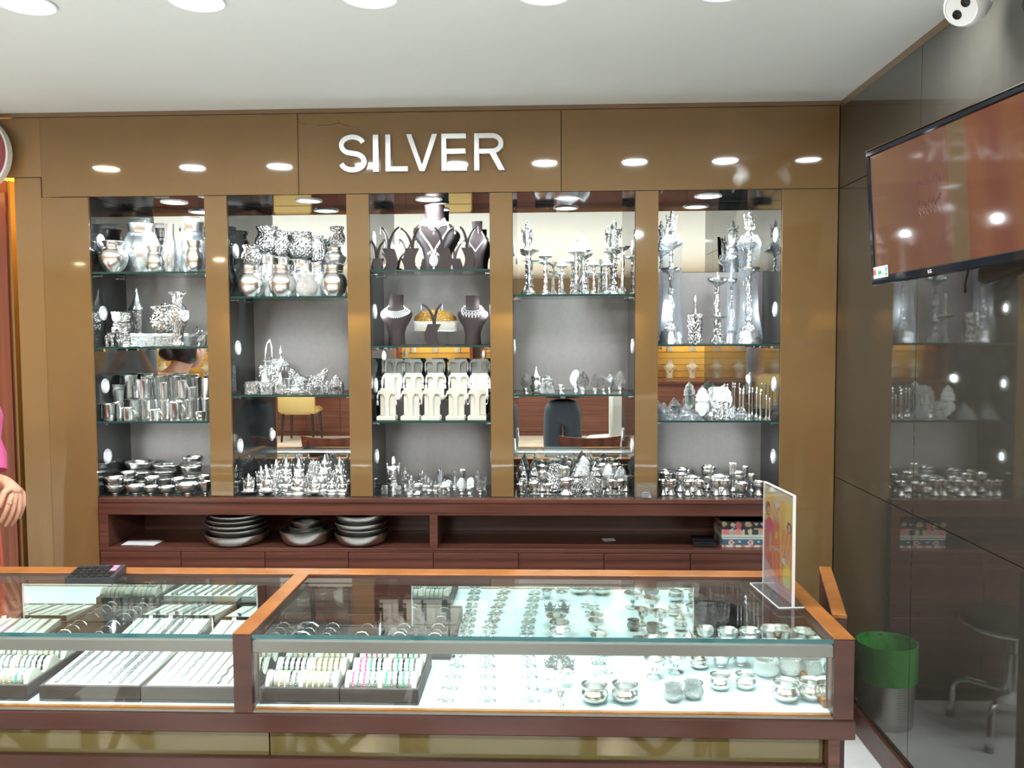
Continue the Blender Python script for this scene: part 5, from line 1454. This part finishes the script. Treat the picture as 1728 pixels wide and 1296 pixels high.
# ------------------------------------------------------------------ television on the right wall
ta, tt, tr = .2114, .0472, -.0415
TX0, th_ = .95, .394
k_ = TX0 / 1.0
u0 = Vector((math.sin(ta), -math.cos(ta), 0)); n0 = Vector((-math.cos(ta), -math.sin(ta), 0))
d0 = Vector((0, 0, -1)) * math.cos(tt) - n0 * math.sin(tt)
u1 = u0 * math.cos(tr) + d0 * math.sin(tr); d1 = d0 * math.cos(tr) - u0 * math.sin(tr)
TL = Vector((TX0, 2.7372 * k_, .5621 * k_ + 1.45))
TW = .69
zc_ = -d1; xc_ = u1; yc_ = zc_.cross(xc_)          # local x right, y into the set, z up
org_ = TL + u1 * TW / 2 + d1 * th_
tv = tag(empty('television'), 'flat screen television with brown picture on the right wall', 'television')
tv.matrix_world = Matrix(((xc_.x, yc_.x, zc_.x, org_.x), (xc_.y, yc_.y, zc_.y, org_.y), (xc_.z, yc_.z, zc_.z, org_.z), (0, 0, 0, 1)))
hw = TW / 2
bz = .017
obj('back_shell', MB().box(-hw + .004, hw - .004, .012, .03, .004, th_ - .004, .008).mesh('back_shell', 'black'), tv)
for nm, a in (('bezel', (-hw, hw, -.004, .012, th_ - bz, th_)), ('bezel', (-hw, -hw + bz * .7, -.004, .012, bz, th_ - bz)), ('bezel', (hw - bz * .7, hw, -.004, .012, bz, th_ - bz)), ('bezel', (-hw, hw, -.004, .012, 0, .026))):
    obj(nm, MB().box(*a, .003).mesh(nm, 'blackgloss'), tv)
obj('chrome_strip', MB().box(-hw, hw, -.005, .012, th_, th_ + .0025).mesh('chrome_strip', 'chrome', False), tv)
def screen(u, v):
    c = [.150, .062, .038]
    g = .5 + .5 * math.sin(u * 9 + 1.3)
    c = [c[0] + .035 * g, c[1] + .030 * g, c[2] + .008 * g]
    if .50 < u < .60: c = [.150, .095, .045]
    if u > .6:
        k = .5 + .5 * math.sin(u * 30 + v * 2)
        c = [.165 + .03 * k, .052 + .02 * k, .030]
    if .02 < u < .16 and v < .4: c = [.17, .075, .035]
    return c
obj('screen', painted('screen', TW - 2 * bz * .7, th_ - bz - .026, 60, 30, screen, 'screen'), tv, (0, .002, .026))
for body, px, py, size in (('MakeWay', -.140, .245, .030), ('crowns', -.125, .205, .022), ('for her', -.12, .175, .026)):
    if body != 'MakeWay': continue
    me = text_mesh('screen_text', body, size, .0001, 'ink', .25)
    o = obj('screen_text', me, tv, (px, .0012, py))
    o.rotation_euler.x = PI / 2
b = MB()                                       # scrawled handwriting below, not readable
for j in range(7):
    x0 = -.12 + .014 * j
    b.tube([(x0 + .006 * math.cos(q * .9), 0, .205 + .008 * math.sin(q * 1.1) - .006 * (j % 3)) for q in range(8)], .0007, 4)
    b.tube([(x0 + .002 + .005 * math.cos(q * 1.1), 0, .175 + .012 * math.sin(q * .8) + .004 * (j % 2)) for q in range(7)], .0007, 4)
obj('screen_scribble', b.mesh('screen_scribble', 'ink', False), tv, (0, .0015, 0))
me = text_mesh('maker_mark', 'LG', .013, .0003, 'white_plastic')
o = obj('maker_mark', me, tv, (-.09, -.0045, .009)); o.rotation_euler.x = PI / 2
stk = obj('energy_sticker', MB().box(-.034, .034, 0, .0006, 0, .033).mesh('energy_sticker', 'white_plastic', False), tv, (-hw + .046, -.0048, .020))
obj('sticker_patch', MB().box(-.012, .004, -.0004, 0, .010, .021).mesh('sticker_patch', 'greensticker', False), stk)
obj('sticker_patch', MB().box(-.033, -.022, -.0004, 0, .010, .026).mesh('sticker_patch', 'redsticker', False), stk)
obj('sticker_patch', MB().box(.022, .031, -.0004, 0, .004, .012).mesh('sticker_patch', 'greensticker', False), stk)
obj('sticker_patch', MB().box(.022, .031, -.0004, 0, .017, .029).mesh('sticker_patch', 'bluestone', False), stk)
obj('wall_arm', MB().box(-.1, .02, .03, .075, .08, .3, .004).mesh('wall_arm', 'black'), tv)
b = MB().tube([(.02, .03, .002), (.0, .035, -.03), (-.02, .05, -.05)], .003, 6)
obj('cable', b.mesh('cable', 'black'), tv)

# ------------------------------------------------------------------ dome camera near the right corner of the ceiling
c = Vector((1.045, 2.20, ZC))
cc = tag(empty('security_camera', tuple(c)), 'white turret security camera on the ceiling by the right wall', 'security camera')
obj('mount', MB().lathe([(1e-4, 0), (.058, 0), (.060, -.006), (.055, -.020), (.045, -.024), (1e-4, -.024)], 32).mesh('mount', 'white_plastic'), cc)
dirv = Vector((-.72, -.45, -.52)).normalized()
q = dirv.to_track_quat('Z', 'Y')
hd_ = obj('eyeball', MB().lathe([(1e-4, -.048), (.024, -.042), (.040, -.026), (.047, 0), (.046, .020), (.040, .034), (.037, .036), (.035, .034), (1e-4, .034)], 32).mesh('eyeball', 'white_plastic'), cc, (0, 0, -.084), 0, (1.1, 1.1, 1.1))
obj('collar', MB().lathe([(.040, -.024), (.036, -.045), (1e-4, -.045)], 28).mesh('collar', 'white_plastic'), cc)
hd_.rotation_mode = 'QUATERNION'; hd_.rotation_quaternion = q
for s in (-1, 1):
    obj('lens', MB().lathe([(1e-4, .0355), (.010, .0352), (.011, .034)], 18, (s * .013, s * .010, 0)).mesh('lens', 'blackgloss'), hd_)

# ------------------------------------------------------------------ waste bin and stool behind the counter, seen mirrored in the right wall
bn = tag(empty('waste_bin', (1.005, 3.19, 0)), 'perforated steel waste bin with green bag, mirrored in the right wall', 'waste bin')
obj('body', MB().lathe([(1e-4, .004), (.092, .004), (.095, 0), (.096, .01), (.104, .30), (.101, .30), (.093, .012), (1e-4, .010)], 40).mesh('body', 'steel'), bn)
ho = MB()
for r in range(13):
    for i in range(60):
        if (i // 5) % 2: continue
        a = 2 * PI * (i + .5 * (r % 2)) / 60
        z = .04 + r * .010
        rr = .0964 + .0275 * z
        ho.add([(rr * math.cos(a + da), rr * math.sin(a + da), z + dz) for da, dz in ((-.018, 0), (0, -.0022), (.018, 0), (0, .0022))], [(0, 1, 2, 3)])
tag(obj('perforations', ho.mesh('perforations', 'black', False), bn), kind='stuff')
obj('bag', MB().lathe([(.086, .22), (.100, .296), (.103, .306), (.108, .306), (.108, .29), (.107, .175), (.1065, .168)], 44, mod=lambda a, k: 1 + .012 * math.sin(11 * a + k) + .008 * math.sin(23 * a)).mesh('bag', 'greenbag'), bn)
st = tag(empty('stool', (.60, 3.10, 0)), 'round chrome stool behind the counter, mirrored in the right wall', 'stool')
obj('seat', MB().lathe([(1e-4, .392), (.155, .392), (.165, .402), (.165, .42), (.155, .436), (.10, .444), (1e-4, .446)], 40).mesh('seat', 'black'), st)
obj('seat_rim', MB().tube([(.167 * math.cos(2 * PI * i / 40), .167 * math.sin(2 * PI * i / 40), .405) for i in range(40)], .007, 8, True).mesh('seat_rim', 'chrome'), st)
obj('column', MB().lathe([(.030, .12), (.030, .30), (.022, .30), (.022, .39), (.05, .392)], 20).mesh('column', 'chrome'), st)
for i in range(4):
    a = PI * .25 + i * PI / 2
    c_, s_ = math.cos(a), math.sin(a)
    l = obj('leg', MB().tube([(.028 * c_, .028 * s_, .16), (.14 * c_, .14 * s_, .16), (.175 * c_, .175 * s_, .15), (.195 * c_, .195 * s_, .12), (.20 * c_, .20 * s_, .012)], .011, 10).mesh('leg', 'chrome'), st)
    obj('rubber_foot', MB().lathe([(1e-4, 0), (.016, 0), (.015, .022), (1e-4, .022)], 14, (.20 * c_, .20 * s_, 0)).mesh('rubber_foot', 'greystand'), l)

# ------------------------------------------------------------------ customer chairs in front of the counter (mirrored in niches and base panels)
def wooden_chair(x, y, label, rz=0.0):
    t = tag(empty('wooden_chair', (x, y, 0), rz), label, 'chair', 'wooden customer chairs')
    obj('seat', MB().box(-.20, .20, -.20, .20, .42, .46, .01).mesh('seat', 'wood_chair'), t)
    for sx in (-1, 1):
        for sy in (-1, 1):
            top = .42 if sy > 0 else .70
            obj('leg', MB().box(sx * .19 - .018, sx * .19 + .018, sy * .18 - .018, sy * .18 + .018, 0, top, .003).mesh('leg', 'wood_chair'), t)
        obj('cross_brace', MB().tube([(sx * .19, -.18, .05), (sx * .19, .18, .38)], .014, 6).mesh('cross_brace', 'wood_chair'), t)
        obj('cross_brace', MB().tube([(sx * .19, .18, .05), (sx * .19, -.18, .38)], .014, 6).mesh('cross_brace', 'wood_chair'), t)
    obj('cross_brace', MB().tube([(-.19, .18, .06), (.19, .18, .40)], .014, 6).mesh('cross_brace', 'wood_chair'), t)
    obj('cross_brace', MB().tube([(.19, .18, .06), (-.19, .18, .40)], .014, 6).mesh('cross_brace', 'wood_chair'), t)
    obj('backrest', MB().prism([(-.20, .52), (.20, .52), (.225, .73), (.12, .715), (0, .71), (-.12, .715), (-.225, .73)], -.205, -.18).mesh('backrest', 'wood_chair', angle=30), t)
    return t
for x, lb in ((-1.55, 'leftmost of three'), (-.60, 'middle of three'), (.32, 'rightmost of three')):
    wooden_chair(x, 1.42, 'dark wooden chair before the counter, mirrored in the niches, ' + lb)
def padded_chair(x, y, rz, m, label):
    t = tag(empty('padded_chair', (x, y, 0), rz), label, 'chair', 'padded chairs in the room')
    obj('seat', MB().box(-.24, .24, -.24, .24, .38, .47, .035).mesh('seat', m, angle=60), t)
    obj('backrest', MB().box(-.25, .25, .20, .27, .40, .92, .035).mesh('backrest', m, angle=60), t)
    for sx in (-1, 1):
        for sy in (-1, 1):
            obj('leg', MB().tube([(sx * .20, sy * .20, .39), (sx * .22, sy * .23, 0)], [.022, .014], 8).mesh('leg', 'black'), t)
    return t
padded_chair(-3.40, -4.45, 0, 'creamchair', 'cream padded chair with black legs, mirrored in the second niche')
padded_chair(-1.2, -4.45, .1, 'creamchair', 'cream padded chair at the rear counter behind the photographer')
padded_chair(.72, -.95, -.5, 'greychair', 'grey padded armchair mirrored in the fourth niche')

# ------------------------------------------------------------------ rear of the showroom (seen in the mirrors)
rd = tag(empty('rear_counter', (-1.0, -5.25, 0)), 'long red brown counter at the rear, mirrored in the niches', 'counter')
obj('body', MB().box(-5.0, 5.0, -.28, .26, 0, .74, .004).mesh('body', 'wood_dark'), rd)
obj('top', MB().box(-5.02, 5.02, -.30, .30, .74, .78, .004).mesh('top', 'wood_fascia_shaded'), rd)
for i in range(20):
    obj('front_panel', MB().box(-4.98 + i * .5, -4.49 + i * .5, .26, .272, .06, .70, .003).mesh('front_panel', 'wood_dark'), rd)
for k in range(8):
    x0 = -6.25 + 1.33 * k
    t = tag(empty('lit_showcase', (x0 + .55, YR + .02, .78)), 'warm yellow lit wall showcase, %s from left, mirrored in the niches' % ORD[k], 'showcase', 'lit showcases on the rear wall')
    obj('back_board', MB().box(-.55, .55, 0, .02, 0, 1.0).mesh('back_board', 'slat', False), t)
    for j in range(10):
        obj('slat', MB().box(-.55, .55, .02, .032, j * .1 + .004, j * .1 + .095, .002).mesh('slat', 'slat'), t)
    for a in (((-.60, -.55, 0, .35, -.02, 1.05)), ((.55, .60, 0, .35, -.02, 1.05)), ((-.55, .55, 0, .35, 1.0, 1.05)), ((-.55, .55, 0, .35, -.02, -.001))):
        obj('frame', MB().box(*a, .004).mesh('frame', 'wood_door'), t)
    lamp('case_light', (0, .26, .97), (0, -.7, -1), 15, (1.0, .72, .32), .9, t, .04)
    obj('shelf', MB().box(-.55, .55, .033, .34, .40, .4095).mesh('shelf', 'glass', False), t)
    for j in range(3):
        for z in (.0, .41):
            bx = -.35 + .35 * j
            row = 'upper' if z else 'lower'
            b_ = tag(obj('necklace_bust', BUSTC, None, (x0 + .55 + bx, YR + .20, .78 + z + .0005), PI, (.20, .16, .28)), 'cream necklace bust, %s of %s row, rear showcase %s from left' % (['left', 'middle', 'right'][j], row, ORD[k]), 'display bust', 'cream busts in rear showcases')
            g = tag(obj('necklace', necklace('goldchain'), None, b_.location, PI, b_.scale), 'gold necklace on %s %s cream bust, rear showcase %s from left' % (row, ['left', 'middle', 'right'][j], ORD[k]), 'necklace', 'gold necklaces in rear showcases')

# ------------------------------------------------------------------ people
def skin(name, m, verts, edges, root=0, sub=2, parent=None, loc=(0, 0, 0)):
    """continuous surface grown over connected joints; verts: (x, y, z, rx, ry)"""
    me = bpy.data.meshes.new(name)
    me.from_pydata([v[:3] for v in verts], edges, [])
    me.materials.append(MATS[m])
    o = obj(name, me, parent, loc)
    mod = o.modifiers.new('skin', 'SKIN')
    mod.use_smooth_shade = True
    for i, d in enumerate(me.skin_vertices[0].data):
        v = verts[i]
        d.radius = (v[3], v[4] if len(v) > 4 else v[3])
        d.use_root = i == root
    s = o.modifiers.new('sub', 'SUBSURF')
    s.levels = sub; s.render_levels = sub
    return o
def chain_e(ix): return list(zip(ix, ix[1:]))
def rings(name, m, rs, n=24, parent=None, cap=True):
    """draped cloth: rings of (cx, cy, z, rx, ry, fold depth)"""
    v = []; f = []
    for cx, cy, z, rx, ry, fo in rs:
        for i in range(n):
            a = 2 * PI * i / n
            k = 1 + fo * math.sin(a * 6 + z * 3)
            v.append((cx + math.cos(a) * rx * k, cy + math.sin(a) * ry * k, z))
    for k in range(len(rs) - 1):
        for i in range(n):
            j = (i + 1) % n
            f.append((k * n + i, k * n + j, (k + 1) * n + j, (k + 1) * n + i))
    if cap:
        f.append(tuple(range(n - 1, -1, -1))); f.append(tuple(range((len(rs) - 1) * n, len(rs) * n)))
    return obj(name, mesh(name, v, f, m, True, 70), parent)

def hand(verts, edges, wrist, w, knuck, tips, thumb, pal):
    """palm and five bent fingers rooted at an existing wrist vertex; knuck / tips: four points each; thumb: two points"""
    pc = len(verts)
    verts.append((*pal, .021, .015)); edges.append((wrist, pc))
    for k, t, mid in zip(knuck, tips, range(4)):
        a = len(verts)
        K, Tt = Vector(k), Vector(t[-1])
        verts.append((*k, .0105, .0100)); edges.append((pc, a))
        prev = a
        for q, p in enumerate(t):
            i = len(verts)
            verts.append((*p, .0086 - .0012 * q, .0082 - .0012 * q)); edges.append((prev, i)); prev = i
    prev = pc
    for q, p in enumerate(thumb):
        i = len(verts)
        verts.append((*p, .0115 - .0015 * q, .0105 - .0015 * q)); edges.append((prev, i)); prev = i

# saleswoman standing just outside the left edge: her hand and sleeve show, and her head in the leftmost niche's mirror
wm = tag(empty('person', (-2.08, 2.84, 0)), 'woman in pink and orange saree at left edge, only her hand visible', 'person')
V = [(-2.08, 2.86, .92, .13, .11), (-2.08, 2.86, 1.06, .115, .095), (-2.06, 2.84, 1.17, .14, .085), (-2.03, 2.78, 1.24, .05, .05), (-2.01, 2.73, 1.29, .048, .05), (-1.985, 2.69, 1.36, .068, .082), (-1.97, 2.675, 1.43, .045, .055)]
Ed = chain_e([0, 1, 2, 3, 4, 5, 6])
def pv(px, py, Y): p = P(px, py, Y); return (p.x, p.y, p.z)
sh = len(V); V += [(-1.93, 2.86, 1.185, .052, .05)]; Ed.append((2, sh))
V += [(*pv(-28, 790, 2.86), .040, .038), (*pv(-30, 806, 2.82), .034, .032), (*pv(-2, 812, 2.79), .026, .022), (*pv(12, 812, 2.78), .025, .018)]
Ed += chain_e([sh, sh + 1, sh + 2, sh + 3, sh + 4])
wr_ = sh + 4
kn = [pv(17, 842, 2.735), pv(25, 842, 2.75), pv(33, 838, 2.768), pv(39, 832, 2.786)]
tp = [[pv(11, 861, 2.722), pv(5, 874, 2.722), pv(1, 882, 2.728)], [pv(21, 864, 2.738), pv(14, 880, 2.738), pv(9, 889, 2.744)], [pv(32, 862, 2.757), pv(26, 877, 2.757), pv(20, 887, 2.762)], [pv(40, 852, 2.778), pv(36, 865, 2.778), pv(32, 876, 2.782)]]
hand(V, Ed, wr_, 0, kn, tp, [pv(7, 830, 2.728), pv(2, 846, 2.712), pv(-2, 858, 2.708)], pv(24, 822, 2.768))
la = len(V)
V += [(-2.20, 2.84, 1.185, .055, .05), (-2.24, 2.82, 1.0, .042, .04), (-2.22, 2.72, .90, .032, .03), (-2.16, 2.64, .86, .028, .022)]
Ed += [(2, la), (la, la + 1), (la + 1, la + 2), (la + 2, la + 3)]
lg = len(V)
for s in (-1, 1):
    i = len(V)
    V += [(-2.08 + s * .09, 2.86, .80, .09, .09), (-2.08 + s * .08, 2.86, .45, .065, .065), (-2.08 + s * .08, 2.87, .08, .042, .042), (-2.08 + s * .08, 2.79, .035, .035, .03)]
    Ed += [(0, i), (i, i + 1), (i + 1, i + 2), (i + 2, i + 3)]
wb_ = skin('body', 'skin', V, Ed, 0, 2)
wb_.parent = wm; wb_.matrix_parent_inverse = Matrix.Translation(-wm.location)
def kid(o, par):
    o.parent = par; o.matrix_parent_inverse = Matrix.Translation(-Vector(par.location)); return o
kid(rings('saree_skirt', 'orangesaree', [(-2.08, 2.86, .02, .22, .20, .06), (-2.08, 2.86, .4, .19, .18, .05), (-2.08, 2.86, .75, .175, .16, .03), (-2.08, 2.86, .93, .155, .14, .01)]), wm)
kid(rings('blouse', 'pinksaree', [(-2.08, 2.86, .925, .158, .142, .01), (-2.08, 2.86, 1.05, .15, .13, .01), (-2.07, 2.85, 1.14, .175, .125, 0), (-2.06, 2.84, 1.20, .16, .10, 0), (-2.045, 2.80, 1.245, .07, .07, 0)]), wm)
pS, pE = Vector(V[sh][:3]), Vector(V[sh + 1][:3])
b = MB().tube([pS + Vector((0, 0, .03)), pS, pS.lerp(pE, .5), P(-16, 770, 2.855), P(-14, 795, 2.84)], [.055, .064, .056, .050, .047], 14)
kid(obj('sleeve', b.mesh('sleeve', 'pinksaree')), wm)
hr = MB().ell((-1.992, 2.705, 1.385), (.082, .094, .098), 20, 12)
kid(obj('hair', hr.mesh('hair', 'hair')), wm)
hb = MB().ell((-2.055, 2.775, 1.365), (.048, .048, .045), 16, 10)
kid(obj('hair_bun', hb.mesh('hair_bun', 'hair')), wm)
fc_ = MB().ell((-1.968, 2.655, 1.36), (.060, .062, .085), 16, 12)
fc_.tube([(-1.94, 2.60, 1.375), (-1.93, 2.582, 1.345), (-1.938, 2.598, 1.335)], [.008, .013, .011], 7)
kid(obj('face', fc_.mesh('face', 'skin')), wm)
for s, q in ((1, (-1.915, 2.715, 1.36)), (-1, (-2.03, 2.655, 1.36))):
    kid(obj('ear', MB().ell(q, (.012, .018, .028), 10, 8).mesh('ear', 'skin')), wm)
rg = P(17, 850, 2.731)
kid(obj('finger_ring', MB().tube([(rg.x + .0095 * math.cos(2 * PI * i / 14), rg.y + .0095 * math.sin(2 * PI * i / 14), rg.z + .002) for i in range(14)], .0014, 6, True).mesh('finger_ring', 'goldbead')), wm)

# photographer standing behind the camera, seen from the belt down in the fourth niche's mirror
PX, PY = .16, -.42
pm = tag(empty('person', (PX, PY, 0)), 'photographer in dark navy trousers mirrored in the fourth niche', 'person')
V = [(PX, PY, .90, .13, .10), (PX, PY, 1.08, .135, .095), (PX, PY, 1.28, .16, .10), (PX, PY, 1.36, .10, .08), (PX, PY, 1.43, .048, .05), (PX, PY + .01, 1.50, .062, .075), (PX, PY + .01, 1.58, .068, .085), (PX, PY, 1.64, .045, .055)]
Ed = chain_e(range(8))
for s in (-1, 1):
    i = len(V)
    V += [(PX + s * .17, PY, 1.32, .052, .05), (PX + s * .22, PY + .05, 1.08, .04, .04), (PX + s * .05 - PX * .8, -.10 - .02, 1.38, .028, .026)]
    Ed += [(2, i), (i, i + 1), (i + 1, i + 2)]
    w0 = i + 2
    bx, by, bz_ = V[w0][:3]
    kn = [(bx + s * -.0 + dxx, by + .055, bz_ + .055 + .004 * j) for j, dxx in enumerate((-.024, -.008, .008, .024))]
    tp = [[(x - s * .01, y + .012, z + .022), (x - s * .022, y + .006, z + .034), (x - s * .030, y - .004, z + .040)] for x, y, z in kn]
    hand(V, Ed, w0, 0, kn, tp, [(bx - s * .03, by + .02, bz_ + .04), (bx - s * .045, by + .03, bz_ + .065)], (bx, by + .03, bz_ + .03))
kid(skin('body', 'skin', V, Ed, 0, 2), pm)
V = [(PX, PY, .89, .160, .115), (PX, PY, .76, .165, .118)]
Ed = [(0, 1)]
for s, fw in ((-1, .04), (1, -.05)):
    i = len(V)
    V += [(PX + s * .088, PY, .70, .100, .100), (PX + s * .094, PY + fw * .5, .46, .088, .088), (PX + s * .098, PY + fw, .22, .080, .080), (PX + s * .10, PY + fw, .06, .076, .078)]
    Ed += [(1, i), (i, i + 1), (i + 1, i + 2), (i + 2, i + 3)]
kid(skin('trousers', 'navy', V, Ed, 0, 2), pm)
kid(rings('belt', 'leather', [(PX, PY, .885, .165, .127, 0), (PX, PY, .918, .165, .127, 0)], 30), pm)
kid(obj('belt_buckle', MB().box(PX - .02, PX + .02, PY + .126, PY + .134, .885, .918, .003).mesh('belt_buckle', 'steel')), pm)
kid(rings('shirt', 'shirt', [(PX, PY, .91, .160, .122, .01), (PX, PY, 1.05, .165, .125, .01), (PX, PY, 1.25, .19, .125, 0), (PX, PY, 1.34, .17, .10, 0), (PX, PY, 1.40, .075, .07, 0)]), pm)
for s in (-1, 1):
    kid(obj('sleeve', MB().tube([(PX + s * .15, PY, 1.34), (PX + s * .18, PY, 1.30), (PX + s * .215, PY + .04, 1.12)], [.06, .066, .056], 12).mesh('sleeve', 'shirt')), pm)
    fw = .04 if s < 0 else -.05
    kid(obj('shoe', MB().ell((PX + s * .14, PY + fw + .07, .04), (.048, .135, .04), 14, 8).mesh('shoe', 'leather')), pm)
    kid(obj('ear', MB().ell((PX + s * .072, PY + .0, 1.56), (.012, .02, .03), 8, 6).mesh('ear', 'skin')), pm)
kid(obj('hair', MB().ell((PX, PY - .012, 1.61), (.078, .092, .085), 18, 10).mesh('hair', 'hair')), pm)
kid(obj('nose', MB().tube([(PX, PY + .085, 1.575), (PX, PY + .108, 1.545), (PX, PY + .09, 1.535)], [.008, .013, .011], 7).mesh('nose', 'skin')), pm)
tag(box('mobile_phone', 'blackgloss', -.08, .08, -.034, -.026, 1.41, 1.485, b=.003), 'black mobile phone held up by the photographer', 'phone')

# ------------------------------------------------------------------ labels that single out each look-alike
groups = {}
for o, phrase, place, key in PENDING:
    groups.setdefault((phrase, place), []).append((key, o))
for (phrase, place), lst in groups.items():
    lst.sort(key=lambda a: a[0])
    base, _, row = phrase.partition(', ')
    for k, (_, o) in enumerate(lst):
        how = 'from the front' if place.startswith('counter floor') and 'column' in place else 'from left'
        words = base
        if len(lst) > 1:
            words += ', ' + (ORD[k] if k < len(ORD) else str(k + 1)) + ' ' + how
        if row: words += ', ' + row
        words += ', ' + place
        o['label'] = words
if 't' in bpy.data.curves: bpy.data.curves.remove(bpy.data.curves['t'])
